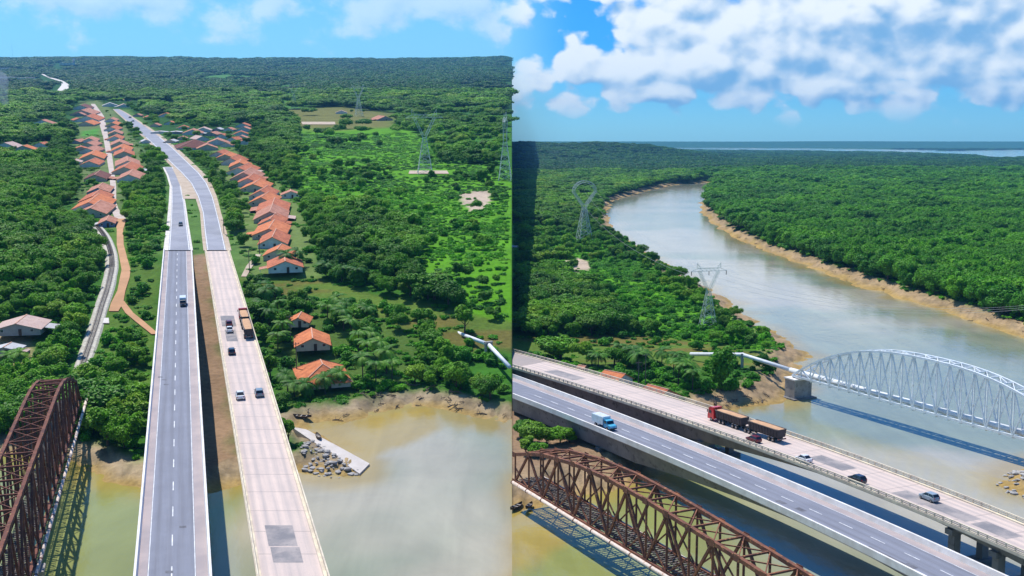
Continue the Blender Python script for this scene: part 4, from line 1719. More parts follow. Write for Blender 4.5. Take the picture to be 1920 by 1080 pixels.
def hopper(e, x0, x1, nm):
    """tipper body, wider at the top, heaped with pale sand"""
    mb = MB()
    zb, zt = 1.25, 3.0
    def rg(x, wt, wb, z0, z1):
        return [Vector((x, -wb, z0)), Vector((x, wb, z0)), Vector((x, wt, z1)), Vector((x, -wt, z1))]
    mb.loft([rg(x0, 1.28, 1.0, zb + 0.05, zt), rg(x0 + 0.35, 1.28, 1.0, zb, zt), rg(x1 - 0.35, 1.28, 1.0, zb, zt), rg(x1, 1.28, 1.0, zb + 0.05, zt)])
    b = mb.build(nm, M['hopper'], e)
    n = 9
    mb = MB()
    rings = []
    for i in range(n):
        x = x0 + 0.12 + (x1 - x0 - 0.24) * i / (n - 1)
        c = 0.28 * math.sin(math.pi * min(max(i / (n - 1), 0.04), 0.96))
        rings.append([Vector((x, -1.2, zt - 0.05)), Vector((x, -0.6, zt + c * 0.75 + R.uniform(-.02, .02))), Vector((x, 0, zt + c)), Vector((x, 0.6, zt + c * 0.75)), Vector((x, 1.2, zt - 0.05))])
    mb.loft(rings, True, False)
    mb.build('sand_load', M['load'], b)
    for s in (-1, 1):
        mb = MB()
        mb.box(((x0 + x1) / 2, s * 1.29, zt), (x1 - x0, 0.1, 0.16))
        mb.build('top_rail', M['hopper_rail'], b)
        mb = MB()
        k = x0 + 0.5
        while k < x1:
            mb.beam((k, s * 1.03, zb), (k, s * 1.31, zt), 0.1, 0.09)
            k += 0.95
        mb.build('side_ribs', M['hopper'], b)


M['hopper'] = material('dark_tipper_steel', (0.065, 0.05, 0.05), (0.04, 0.035, 0.035), 0.8, 0.6)
M['hopper_rail'] = material('tipper_top_rail', (0.30, 0.22, 0.17), (0.2, 0.15, 0.12), 0.8, 0.7)
M['load'] = material('tan_sand_load', (0.60, 0.36, 0.20), (0.52, 0.30, 0.17), 0.8, 0.95, 0.3, 3)


def make_road_train(left, p, heading, label, L=26.0):
    """tractor with two tipper trailers; origin at the middle, front towards +x"""
    e = thing('lorry', label, 'lorry', left, p, heading)
    f = L / 2
    mb = MB()
    prof = [(f, 0.55), (f, 1.3), (f - 0.14, 1.75), (f - 0.38, 3.05), (f - 0.9, 3.35), (f - 2.15, 3.45), (f - 2.25, 0.75), (f - 1.9, 0.55)]
    mb.loft([[Vector((x, s * w, z)) for x, z in prof] for s, w in ((-1, 1.22), (-1, 1.25), (1, 1.25), (1, 1.22))])
    c = mb.build('cab', PAINT['truckred'], e)
    mb = MB()
    mb.add([(f - 0.125, -1.08, 1.80), (f - 0.125, 1.08, 1.80), (f - 0.325, 0.98, 2.85), (f - 0.325, -0.98, 2.85)], [(0, 1, 2, 3)])
    mb.build('windscreen', M['glass'], c)
    for s in (-1, 1):
        mb = MB()
        mb.box((f - 0.95, s * 1.255, 2.25), (0.85, 0.03, 0.75))
        mb.build('side_window', M['glass'], c)
        mb = MB()
        mb.box((f + 0.02, s * 0.85, 0.95), (0.08, 0.4, 0.22))
        mb.build('headlight', M['lamp_w'], c)
        mb = MB()
        mb.box((f - 0.15, s * 1.42, 2.35), (0.12, 0.18, 0.7))
        mb.build('mirror', M['chassis'], c)
    mb = MB()
    mb.box((f - 3.6, 0, 0.85), (5.8, 0.9, 0.35))
    mb.build('chassis', M['chassis'], e)
    mb = MB()
    mb.tube([(f - 3.4, -1.0, 0.75), (f - 2.5, -1.0, 0.75)], 0.3, 10)
    mb.build('fuel_tank', M['rim'], e)
    g0, g1 = f - 2.75, f - 11.9
    hopper(e, g1, g0, 'front_tipper_body')
    h0, h1 = f - 14.4, -f + 0.3
    hopper(e, h1, h0, 'rear_tipper_body')
    mb = MB()
    mb.box(((g0 + g1) / 2, 0, 1.03), (g0 - g1 - 0.3, 0.95, 0.4))
    mb.box(((h0 + h1) / 2, 0, 1.03), (h0 - h1 - 0.3, 0.95, 0.4))
    mb.beam((g1, 0, 0.95), (h0, 0, 1.0), 0.3, 0.22)
    mb.box(((g1 + h0) / 2 - 0.2, 0, 0.95), (2.2, 0.9, 0.3))
    mb.build('drawbar_frame', M['chassis'], e)
    mb = MB()
    mb.box((-f + 0.27, 0, 0.9), (0.12, 2.4, 0.3))
    mb.build('rear_bumper', M['hopper_rail'], e)
    for s in (-1, 1):
        mb = MB()
        mb.box((-f + 0.2, s * 0.95, 0.92), (0.06, 0.35, 0.16))
        mb.build('tail_light', M['lamp_r'], e)
    for x in (f - 1.35, f - 4.3, f - 5.6, g1 + 2.9, g1 + 1.6, h0 + 1.0, h0 - 0.3, h1 + 2.9, h1 + 1.6):
        for y in (-1.02, 1.02):
            wheel(e, x, y, 0.5, 0.42)
    return e


def make_box_lorry(left, p, heading, label, cab, sc=1.0):
    e = thing('box_lorry', label, 'lorry', left, p, heading)
    sc *= 1.06 if left else 0.95
    e.scale = (sc,) * 3
    P = PAINT[cab]
    mb = MB()
    prof = [(3.9, 0.55), (3.9, 1.15), (3.75, 1.3), (2.75, 1.45), (2.35, 2.25), (2.1, 2.35), (1.15, 2.35), (1.1, 0.6)]
    mb.loft([[Vector((x, s * w, z)) for x, z in prof] for s, w in ((-1, 0.95), (-1, 1.05), (1, 1.05), (1, 0.95))])
    c = mb.build('cab', P, e)
    mb = MB()
    mb.add([(2.75, -0.88, 1.52), (2.75, 0.88, 1.52), (2.42, 0.85, 2.18), (2.42, -0.85, 2.18)], [(0, 1, 2, 3)])
    mb.build('windscreen', M['glass'], c)
    for s in (-1, 1):
        mb = MB()
        mb.box((1.85, s * 1.052, 1.85), (0.8, 0.03, 0.55))
        mb.build('side_window', M['glass'], c)
        mb = MB()
        mb.box((3.92, s * 0.72, 0.95), (0.08, 0.3, 0.22))
        mb.build('headlight', M['lamp_w'], c)
    mb = MB()
    mb.box((3.93, 0, 0.6), (0.16, 2.0, 0.25))
    mb.build('front_bumper', M['chassis'], c)
    mb = MB()
    x0, x1, z0, z1 = -3.9, 1.0, 0.95, 2.95
    mb.loft([ring_rect(x0, 1.15, z0, z1, 0.08), ring_rect(x1, 1.15, z0, z1, 0.08)])
    b = mb.build('cargo_box', PAINT['box'], e)
    mb = MB()
    mb.box(((x0 + x1) / 2, 0, z1 + 0.02), (x1 - x0 - 0.2, 2.1, 0.06))
    mb.build('roof_panel', PAINT['white'], b)
    mb = MB()
    mb.box((-0.6, 0, 0.78), (6.6, 0.9, 0.3))
    mb.build('chassis', M['chassis'], e)
    for x in (2.7, -2.4):
        for y in (-0.9, 0.9):
            wheel(e, x, y, 0.45, 0.34)
    return e


def on_deck_L(E, O, x, y):
    p = unproj(True, x, y, DECK_L)
    return (p.x, p.y, DECK_L + 0.022)


def make_vehicles():
    hd1 = math.atan2(*(lambda v: (v.y, v.x))(A1[-1] - A1[0]))
    hd2 = math.atan2(*(lambda v: (v.y, v.x))(((A2[-1] - A2[0]) + (B2[-1] - B2[0])) / 2))
    L = lambda x, y: on_deck_L(None, None, x, y)
    q = L(461, 616)
    make_road_train(True, q, hd2, 'red-cabbed lorry with two sand-filled tipper trailers, left half of picture', 28)
    make_car(True, L(429.5, 610), hd2, 'red', 'dark maroon car beside the lorry, ahead of a white car, left half of picture')
    make_car(True, L(430.5, 622), hd2, 'white', 'white car close behind the maroon car beside the lorry, left half of picture', 'sedan')
    make_car(True, L(434.5, 663), hd2, 'black', 'black car following alone behind the lorry, left half of picture')
    make_car(True, L(450.5, 746), hd2, 'white', 'white car side by side with the grey car, left half of picture', 'sedan', 1.05)
    make_car(True, L(486, 741), hd2, 'grey', 'grey blue car beside the white car, nearest the right railing, left half of picture', 'hatch', 1.05)
    make_box_lorry(True, L(343.5, 572), hd1 + math.pi, 'white-roofed box lorry coming along the asphalt bridge, left half of picture', 'black', 0.8)
    p = gpt(True, 339, 425)
    make_car(True, (p.x, p.y, p.z + 0.47), hd1 + math.pi, 'black', 'small dark car coming on the asphalt just beyond the bridge, left half of picture')
    for x, y, c, lab in ((259, 244, 'black', 'dark far car on the highway, nearest of the three far cars'), (249, 229, 'silver', 'grey far car on the highway between two dark ones'), (244, 222, 'black', 'dark far car on the highway, farthest of the three')):
        p = gpt(True, x, y)
        make_car(True, (p.x, p.y, p.z + 0.48), hd1 + 2.75, c, lab, 'suv', 1.15)

    def rp(E, O, x, y, back=True):
        s, f = across(E, O, x, y)
        a, b = deck_at(E, O, s, 0), deck_at(E, O, s + 4, 0)
        d = (a - b) if back else (b - a)
        p = deck_at(E, O, s, f)
        return (p.x, p.y, DECK + 0.022), math.atan2(d.y, d.x)
    p, h = rp(FAR_N, FAR_F, 1398, 808)
    make_road_train(False, p, h, 'bright red-cabbed lorry with two sand-filled tipper trailers, right half of picture', 24.5)
    p, h = rp(FAR_N, FAR_F, 1413, 828)
    make_car(False, p, h, 'red', 'dark red car passing beside the lorry, right half of picture')
    p, h = rp(FAR_N, FAR_F, 1507, 865)
    make_car(False, p, h, 'white', 'white car following behind the lorry, right half of picture', 'sedan')
    p, h = rp(FAR_N, FAR_F, 1607, 904)
    make_car(False, p, h, 'black', 'dark blue car between the white and the silver car, right half of picture', 'suv')
    p, h = rp(FAR_N, FAR_F, 1742, 938)
    make_car(False, p, h, 'silver', 'silver grey car on the dark repair patch, last in line, right half of picture', 'suv')
    p, h = rp(NEAR_N, NEAR_F, 1133, 802, False)
    make_box_lorry(False, p, h, 'box lorry with sky blue cab and pale box, right half of picture', 'cyan')


make_vehicles()

# ------------------------------------------------------------------ houses
def tile_mat(name, c1, c2, c3):
    m = material(name, c1, c2, 0.35, 0.9, 0, c3=c3)
    nt = m.node_tree
    b = nt.nodes['Principled BSDF']
    tc = nd(nt, 'ShaderNodeTexCoord')
    w = nd(nt, 'ShaderNodeTexWave')
    w.wave_type = 'BANDS'
    w.bands_direction = 'Y'
    w.inputs['Scale'].default_value = 0.8
    w.inputs['Distortion'].default_value = 0.6
    nt.links.new(tc.outputs['Object'], w.inputs['Vector'])
    bn = nd(nt, 'ShaderNodeBump')
    bn.inputs['Strength'].default_value = 0.6
    bn.inputs['Distance'].default_value = 0.12
    nt.links.new(w.outputs['Fac'], bn.inputs['Height'])
    nt.links.new(bn.outputs[0], b.inputs['Normal'])
    return m


ROOF = [tile_mat('terracotta_tiles', (0.58, 0.185, 0.09), (0.40, 0.12, 0.06), (0.26, 0.095, 0.06)),
        tile_mat('faded_terracotta_tiles', (0.55, 0.26, 0.18), (0.40, 0.165, 0.105), (0.27, 0.13, 0.095)),
        tile_mat('orange_tiles', (0.68, 0.225, 0.09), (0.50, 0.15, 0.06), (0.33, 0.115, 0.06)),
        tile_mat('dark_red_tiles', (0.20, 0.075, 0.06), (0.15, 0.055, 0.045), (0.12, 0.05, 0.045)),
        tile_mat('grey_white_sheets', (0.55, 0.54, 0.55), (0.46, 0.45, 0.46), (0.40, 0.38, 0.37)),
        tile_mat('pinkish_sheets', (0.58, 0.42, 0.36), (0.50, 0.36, 0.32), (0.46, 0.26, 0.18))]
WALL = [material('white_render', (0.70, 0.68, 0.64), (0.58, 0.55, 0.50), 0.5, 0.9), material('cream_render', (0.60, 0.50, 0.38), (0.50, 0.42, 0.32), 0.5, 0.9),
        material('blue_render', (0.20, 0.29, 0.44), (0.16, 0.23, 0.36), 0.5, 0.9), material('grey_render', (0.36, 0.34, 0.33), (0.29, 0.27, 0.26), 0.5, 0.9)]
M['door'] = material('dark_door', (0.09, 0.05, 0.035), (0.06, 0.04, 0.03), 1, 0.7)
M['pane'] = material('window_pane', (0.03, 0.04, 0.05), (0.05, 0.06, 0.07), 1, 0.1, spec=0.6)
M['ridge'] = material('ridge_tiles', (0.62, 0.36, 0.26), (0.52, 0.28, 0.19), 1, 0.9)
HOUSES = {True: [], False: []}
SEEN = {True: [], False: []}


def make_house(left, x, y, wpx, label, roof=0, wall=0, aspect=1.3, rz=0.0, h=2.0, pitch=0.36, hip=False, small=False, group=None, name='house'):
    """x, y: middle of the roof in the photograph, wpx its width there"""
    if group and left:
        x += R.uniform(-3, 3)
    SEEN[left].append((x, y, wpx))
    rz += R.uniform(-0.1, 0.1)
    wpx *= R.uniform(0.9, 1.1)
    p = gpt(left, x, y)
    sc = p.y / F
    Wd = wpx * sc
    # roof middle stands above the ground
    rise = Wd / 2 * pitch
    zz = float(gbase(left, p.x, p.y))
    p = unproj(left, x, y, zz + h + rise * 0.6)
    Ln = Wd * aspect
    e = thing(name, label, 'house', left, (p.x, p.y, zz - 0.15), rz, group)
    HOUSES[left].append((p.x, p.y, Wd / 2, Ln / 2))
    a, b = Wd / 2 - 0.45, Ln / 2 - 0.45
    mb = MB()
    mb.box((0, 0, h / 2), (2 * a, 2 * b, h))
    if not hip:
        for s in (-1, 1):
            yy = s * (b - 0.01)
            mb.add([(-a, yy, h), (a, yy, h), (0, yy, h + a * pitch), (-a, yy - s * 0.2, h), (a, yy - s * 0.2, h), (0, yy - s * 0.2, h + a * pitch)], [(0, 1, 2), (5, 4, 3), (0, 2, 5, 3), (1, 4, 5, 2)])
    mb.build('wall', WALL[wall], e)
    A, B = Wd / 2, Ln / 2
    t = 0.16
    mb = MB()
    zr = h + A * pitch + 0.08
    ze = h + 0.04 - 0.45 * pitch
    if hip:
        r = max(0.2, B - A * 0.9)
        for dz in (0,):
            vs = [(-A, -B, ze), (A, -B, ze), (A, B, ze), (-A, B, ze), (0, -r, zr), (0, r, zr), (-A, -B, ze - t), (A, -B, ze - t), (A, B, ze - t), (-A, B, ze - t)]
            mb.add(vs, [(0, 1, 4), (1, 2, 5, 4), (2, 3, 5), (3, 0, 4, 5), (6, 7, 1, 0), (7, 8, 2, 1), (8, 9, 3, 2), (9, 6, 0, 3), (9, 8, 7, 6)])
    else:
        prof = [(-A, ze), (0, zr), (A, ze), (A, ze - t), (0, zr - t), (-A, ze - t)]
        vs = [(x_, s * B, z_) for s in (-1, 1) for x_, z_ in prof]
        fs = [(i, (i + 1) % 6, (i + 1) % 6 + 6, i + 6) for i in range(6)] + [(0, 5, 4, 1), (1, 4, 3, 2), (6, 7, 10, 11), (7, 8, 9, 10)]
        mb.add(vs, fs)
    ro = mb.build('roof', ROOF[roof], e)
    mb = MB()
    rl = (max(0.2, B - A * 0.9) if hip else B)
    mb.beam((0, -rl, zr + 0.03), (0, rl, zr + 0.03), 0.36, 0.14)
    mb.build('ridge_cap', M['ridge'], ro)
    if hip:
        for sx in (-1, 1):
            for sy in (-1, 1):
                mb = MB()
                mb.beam((sx * A, sy * B, ze + 0.05), (0, sy * rl, zr + 0.05), 0.3, 0.12)
                mb.build('hip_cap', M['ridge'], ro)
    if not hip and R.random() < 0.45:          # lean-to on one side
        s = R.choice((-1, 1))
        mb = MB()
        l0, l1 = -B * R.uniform(0.3, 0.95), B * R.uniform(0.0, 0.5)
        x0, x1, z0, z1 = s * (A - 0.5), s * (A + Wd * 0.22), ze - 0.12, ze - 0.75
        mb.add([(x0, l0, z0), (x1, l0, z1), (x1, l1, z1), (x0, l1, z0), (x0, l0, z0 - .1), (x1, l0, z1 - .1), (x1, l1, z1 - .1), (x0, l1, z0 - .1)], [(0, 1, 2, 3), (7, 6, 5, 4), (0, 4, 5, 1), (1, 5, 6, 2), (2, 6, 7, 3), (3, 7, 4, 0)])
        mb.build('lean_to_roof', ROOF[R.choice((1, 4, 5, roof))], e)
        mb = MB()
        mb.box((s * (A + Wd * 0.19), (l0 + l1) / 2, (z1 - .1) / 2), (0.15, l1 - l0 - 0.3, z1 - 0.12))
        mb.build('lean_to_wall', WALL[wall], e)
    if not small:
        mb = MB()
        mb.box((a * 0.15, -b - 0.02, 1.05), (0.95, 0.08, 2.1))
        mb.build('door', M['door'], e)
        for k in (-0.6, 0.65):
            mb = MB()
            mb.box((a * k, -b - 0.02, 1.6), (1.1, 0.07, 1.0))
            w_ = mb.build('window', WALL[0], e)
            mb = MB()
            mb.box((a * k, -b - 0.045, 1.6), (0.9, 0.05, 0.8))
            mb.build('pane', M['pane'], w_)
    return e


ORD = ['nearest', 'second', 'third', 'fourth', 'fifth', 'sixth', 'seventh', 'eighth', 'ninth', 'tenth', 'eleventh', 'twelfth', 'thirteenth', 'fourteenth', 'fifteenth', 'sixteenth', 'seventeenth', 'eighteenth', 'nineteenth', 'twentieth']


def make_houses():
    hr = [(531, 487, 62), (522, 466, 50), (516, 441, 54), (512, 424, 58), (514, 408, 50), (506, 394, 60), (510, 381, 52), (499, 368, 52), (496, 356, 46), (482, 343, 52), (472, 333, 46), (463, 323, 48), (456, 313, 44), (448, 304, 42), (439, 296, 40), (429, 289, 36), (416, 284, 32)]
    for i, (x, y, w) in enumerate(hr):
        make_house(True, x, y, w, f'orange tiled house in the row right of the highway, {ORD[i]} from the bridges', [0, 2, 0, 2, 0, 1][i % 6], i % 2, 1.9 if i > 1 else 1.2, 0.10 + R.uniform(-.05, .05), pitch=0.36 + 0.05 * (i % 3), small=i > 9, group='tiled houses right of the highway')
    make_house(True, 545, 359, 34, 'lone orange roof just right of the house row beyond the highway', 1, 0, 0.9, 0.2)
    hv = [(243, 325, 44), (242, 311, 48), (237, 300, 44), (230, 283, 36), (226, 275, 34), (221, 265, 30), (217, 255, 27), (215, 246, 25), (213, 238, 24), (212, 230, 23), (211, 222, 22)]
    for i, (x, y, w) in enumerate(hv):
        make_house(True, x, y, w, f'terracotta roof between village street and highway, {ORD[i]} from the viewer', [1, 0, 1, 0, 2][i % 5], i % 2, 2.4, 0.25, pitch=0.40, small=True, group='houses right of the village street')
    hl = [(200, 410, 33), (182, 386, 50), (179, 375, 56), (181, 365, 48), (186, 350, 42), (184, 326, 38), (172, 301, 36), (176, 288, 40), (173, 277, 33), (171, 267, 30), (171, 259, 26), (169, 228, 28), (166, 218, 36), (162, 207, 38), (156, 198, 28)]
    for i, (x, y, w) in enumerate(hl):
        make_house(True, x, y, w, f'roofed house left of the village street, {ORD[i]} from the viewer', [1, 1, 2, 0, 1, 3, 0, 2, 1][i % 9], 2 if i in (0, 4) else i % 2, 2.2, 0.22, pitch=0.38, small=i > 4, group='houses left of the village street')
    make_house(True, 82, 229, 66, 'long low orange-roofed building among dark trees at far left', 1, 0, 0.42, 0.05, small=True)
    make_house(True, 16, 270, 52, 'pale low roof at the left edge above the woods', 5, 0, 0.55, 0.0, small=True)
    make_house(True, 47, 276, 54, 'orange low roof at the left edge, nearest of three', 2, 1, 0.5, 0.1, small=True)
    make_house(True, 80, 268, 28, 'small orange roof right of two low roofs at left edge', 0, 0, 0.9, 0.0, small=True)
    make_house(True, 365, 266, 66, 'large dark red hipped roof right of the highway in the far village', 3, 0, 1.0, 0.3, hip=True)
    make_house(True, 408, 262, 36, 'pinkish roof right of the large dark red roof', 1, 0, 1.2, 0.3, small=True)
    make_house(True, 388, 272, 34, 'orange pink roof in front of the large dark red roof', 1, 1, 1.0, 0.3, small=True)
    make_house(True, 362, 244, 34, 'pale pink roof behind the large dark red roof', 1, 0, 1.2, 0.2, small=True)
    make_house(True, 382, 240, 28, 'greyish pink roof in the far village behind dark red roof', 5, 0, 1.2, 0.2, small=True)
    make_house(True, 330, 246, 24, 'grey flat-looking roof left of the dark red roof', 4, 3, 1.0, 0.2, pitch=0.1, small=True)
    make_house(True, 300, 246, 34, 'white walled low building right of the highway', 4, 0, 0.6, 0.1, pitch=0.1, small=True)
    for i, (x, y) in enumerate(((456, 263), (455, 255), (455, 247), (456, 239), (457, 232))):
        make_house(True, x, y, 26, f'red roof in the short cross street beyond the highway, {ORD[i]} from the viewer', 1 if i % 2 else 0, 0, 1.0, 0.1, small=True, group='houses in the cross street')
    make_house(True, 312, 213, 24, 'small orange roof among dark trees right of the far highway', 2, 0, 1, 0.2, small=True)
    make_house(True, 332, 194, 18, 'tiny far orange roof behind the dark trees', 2, 0, 1, 0.2, small=True)
    make_house(True, 448, 200, 16, 'tiny orange roof beyond the wood, right of centre', 2, 0, 1, 0, small=True)
    make_house(True, 206, 194, 24, 'pale roof where the far highway ends in trees', 4, 0, 1, 0.3, small=True)
    make_house(True, 232, 196, 22, 'greyish roof at the far end of the highway', 5, 0, 1, 0.3, small=True)
    make_house(True, 208, 171, 20, 'tiny pinkish roof far beyond the village', 1, 0, 1, 0.3, small=True)
    make_house(True, 716, 219, 30, 'lone red-roofed house beside trees at the brown field', 1, 3, 1.2, 0.4)
    make_house(True, 640, 208, 22, 'small pale shed roof behind the brown field', 5, 0, 0.6, 0.2, small=True)
    extra = [(292, 232, 18, 1), (318, 228, 20, 0), (345, 256, 20, 1), (398, 248, 24, 1), (418, 252, 26, 0), (428, 268, 24, 1), (438, 258, 20, 0), (375, 256, 24, 5), (410, 240, 18, 4), (430, 240, 18, 1), (325, 262, 20, 4), (345, 236, 20, 0),
             (150, 212, 22, 1), (143, 222, 20, 0), (146, 262, 22, 1), (150, 275, 22, 0), (140, 300, 22, 5), (275, 262, 16, 4), (258, 214, 16, 1), (280, 218, 16, 0), (110, 236, 20, 1), (70, 196, 16, 0), (60, 182, 14, 4), (115, 186, 12, 4), (236, 186, 14, 1), (268, 192, 12, 0)]
    for i, (x, y, w, r) in enumerate(extra):
        tone = ['orange', 'faded pink', 'bright orange', 'dark red', 'whitish', 'pale pink'][r]
        where = 'right of the highway around the far bend' if x > 240 else 'left of the village street among trees'
        make_house(True, x, y, w, f'small {tone} roof in the far village {where}', r, R.choice((0, 0, 1, 3)), R.uniform(0.9, 1.6), R.uniform(-0.5, 0.6), pitch=R.uniform(0.3, 0.42), small=True, group=f'small {tone} far roofs {where}')
    # near houses by the bank
    make_house(True, 603, 687, 96, 'orange tiled hipped house nearest the bridges among palms, left half of picture', 2, 1, 1.25, 0.25, hip=True, pitch=0.5, h=1.7)
    make_house(True, 585, 629, 70, 'orange tiled house behind the hipped one among palms, left half of picture', 2, 1, 1.25, 0.15, pitch=0.42, h=1.6)
    make_house(True, 562, 593, 42, 'small orange roof half hidden by palms, left half of picture', 2, 1, 1.2, 0.1, pitch=0.42, h=1.6)
    make_house(True, 40, 602, 84, 'pinkish sheet-roofed house by the woods at the left edge', 5, 3, 0.85, 0.15, pitch=0.25)
    make_house(True, 14, 648, 52, 'small grey white roofed shed at the left edge', 4, 3, 0.7, 0.1, pitch=0.2)
    # right half
    make_house(False, 1153, 701, 50, 'orange tiled roof beyond the bridge railing beside palms, right half of picture', 2, 0, 1.0, 0.7, pitch=0.42, h=3.4)
    make_house(False, 1234, 730, 66, 'red orange roof hugging the bridge railing, right half of picture', 0, 1, 0.9, 0.6, pitch=0.42, h=3.4)
    make_house(False, 1092, 686, 20, 'small brick red roof peeping over shrubs, right half of picture', 1, 0, 1.0, 0.7)


make_houses()
for x in range(1300, 1490, 18):                       # things the photograph shows clear of leaves
    SEEN[False].append((x, 662 if x < 1395 else 664 + (x - 1395) * 0.27, 16))
SEEN[True] += [(222, 575, 18), (240, 592, 16), (262, 606, 16), (282, 620, 14), (190, 590, 14), (178, 620, 16), (166, 655, 18), (860, 626, 20), (890, 636, 20), (918, 650, 20), (940, 670, 18)]


def make_far_things():
    SEEN[True] += [(85, 143, 12), (104, 150, 14), (120, 158, 16), (118, 168, 18), (110, 176, 18)]

    def bld(x, y, w, hpx, lab, d=0.5):
        SEEN[True].append((x, y - hpx * 0.5, w))
        p = gpt(True, x, y)
        s = p.y / F
        e = thing('distant_building', lab, 'building', True, (p.x, p.y, p.z - 1), 0.1)
        mb = MB()
        mb.box((0, 0, hpx * s / 2), (w * s, w * s * d, hpx * s + 2))
        mb.build('wall', WALL[0], e)
        mb = MB()
        mb.box((0, 0, hpx * s + 1.3), (w * s * 1.03, w * s * d * 1.05, 0.6))
        mb.build('roof', ROOF[4], e)
        for k in range(4):
            mb = MB()
            mb.box((w * s * (-0.36 + 0.24 * k), -w * s * d / 2 - 0.05, hpx * s * 0.5), (w * s * 0.1, 0.2, hpx * s * 0.4))
            mb.build('window', M['pane'], e)
    bld(126, 120.5, 24, 2.6, 'far white low building beside a white tower on the horizon')
    bld(139, 121, 3.4, 11, 'slim white tower on the horizon at left', 1.0)
    bld(38, 115.5, 12, 2, 'tiny white building on the horizon at far left')
    bld(14, 131, 30, 3, 'long far grey roof at the left edge below the horizon', 0.6)
    bld(12, 149, 36, 4, 'long pale industrial roof at the left edge', 0.5)
    bld(50, 150, 28, 4, 'pale industrial roof right of another at the left edge', 0.5)
    bld(152, 172, 9, 4, 'small white far house beside the far road bend', 0.8)
    p = gpt(True, 24, 108)
    p = Vector((p.x, p.y, p.z))
    s = p.y / F
    e = thing('radio_mast', 'thin grey radio mast on the horizon at far left', 'mast', True, p)
    mb = MB()
    for k in range(3):
        a = 2 * math.pi * k / 3
        mb.beam((1.2 * math.cos(a), 1.2 * math.sin(a), 0), (0.5 * math.cos(a), 0.5 * math.sin(a), 26 * s), 0.6, 0.6)
    mb.build('mast_legs', M['pylon'], e)
    mb = MB()
    for k in range(20):
        mb.box((0, 0, 26 * s * (k + 0.5) / 20), (1.6, 1.6, 0.4))
    mb.build('lattice_bracing', M['pylon'], e)


make_far_things()


def make_poles():
    spec = [(True, 468, 511, 8.5, 'timber utility pole beside the footpath near the house row'), (True, 557, 708, 10.5, 'tall dark utility pole in front of the hipped orange house'),
            (True, 487, 478, 7.5, 'utility pole beside the nearest house of the orange row'), (True, 545, 640, 8.5, 'utility pole left of the two orange roofs among palms'),
            (True, 420, 440, 7, 'utility pole beside the highway shoulder'), (False, 1210, 726, 10, 'thin utility pole between the two orange roofs, right half of picture'), (False, 1197, 735, 9, 'short utility pole at the bridge railing, right half of picture')]
    for left, x, y, h, lab in spec:
        p = gpt(left, x, y)
        e = thing('utility_pole', lab, 'pole', left, p, 0.3)
        mb = MB()
        mb.tube([(0, 0, -0.5), (0, 0, h)], [0.17, 0.11], 8)
        mb.build('post', M['pole'], e)
        mb = MB()
        mb.box((0, 0, h - 0.5), (2.0, 0.14, 0.16))
        mb.build('crossarm', M['pole'], e)
        for k in (-0.85, 0, 0.85):
            mb = MB()
            mb.tube([(k, 0, h - 0.42), (k, 0, h - 0.15)], 0.06, 6)
            mb.build('insulator', M['wire_black'], e)


make_poles()

# ------------------------------------------------------------------ shore things


def make_boat(left, p, rz, L, w, label, mat, inner):
    e = thing('boat', label, 'boat', left, p, rz)
    mb = MB()
    rings = []
    for u in np.linspace(-1, 1, 11):
        hw = w / 2 * (1 - abs(u) ** 2.6) + 0.03
        zk = 0.35 * abs(u) ** 3
        zt = 0.55 + 0.35 * abs(u) ** 2.2
        rings.append([Vector((u * L / 2, -hw, zt)), Vector((u * L / 2, -hw * 0.75, zk + 0.12)), Vector((u * L / 2, 0, zk)), Vector((u * L / 2, hw * 0.75, zk + 0.12)), Vector((u * L / 2, hw, zt)),
                      Vector((u * L / 2, hw * 0.84, zt)), Vector((u * L / 2, hw * 0.6, zk + 0.2)), Vector((u * L / 2, -hw * 0.6, zk + 0.2)), Vector((u * L / 2, -hw * 0.84, zt))])
    mb.loft(rings)
    mb.build('hull', mat, e)
    for k in (-0.5, -0.1, 0.35):
        mb = MB()
        mb.box((k * L / 2 * 1.2, 0, 0.52), (0.28, w * 0.8, 0.06))
        mb.build('thwart', inner, e)
    return e


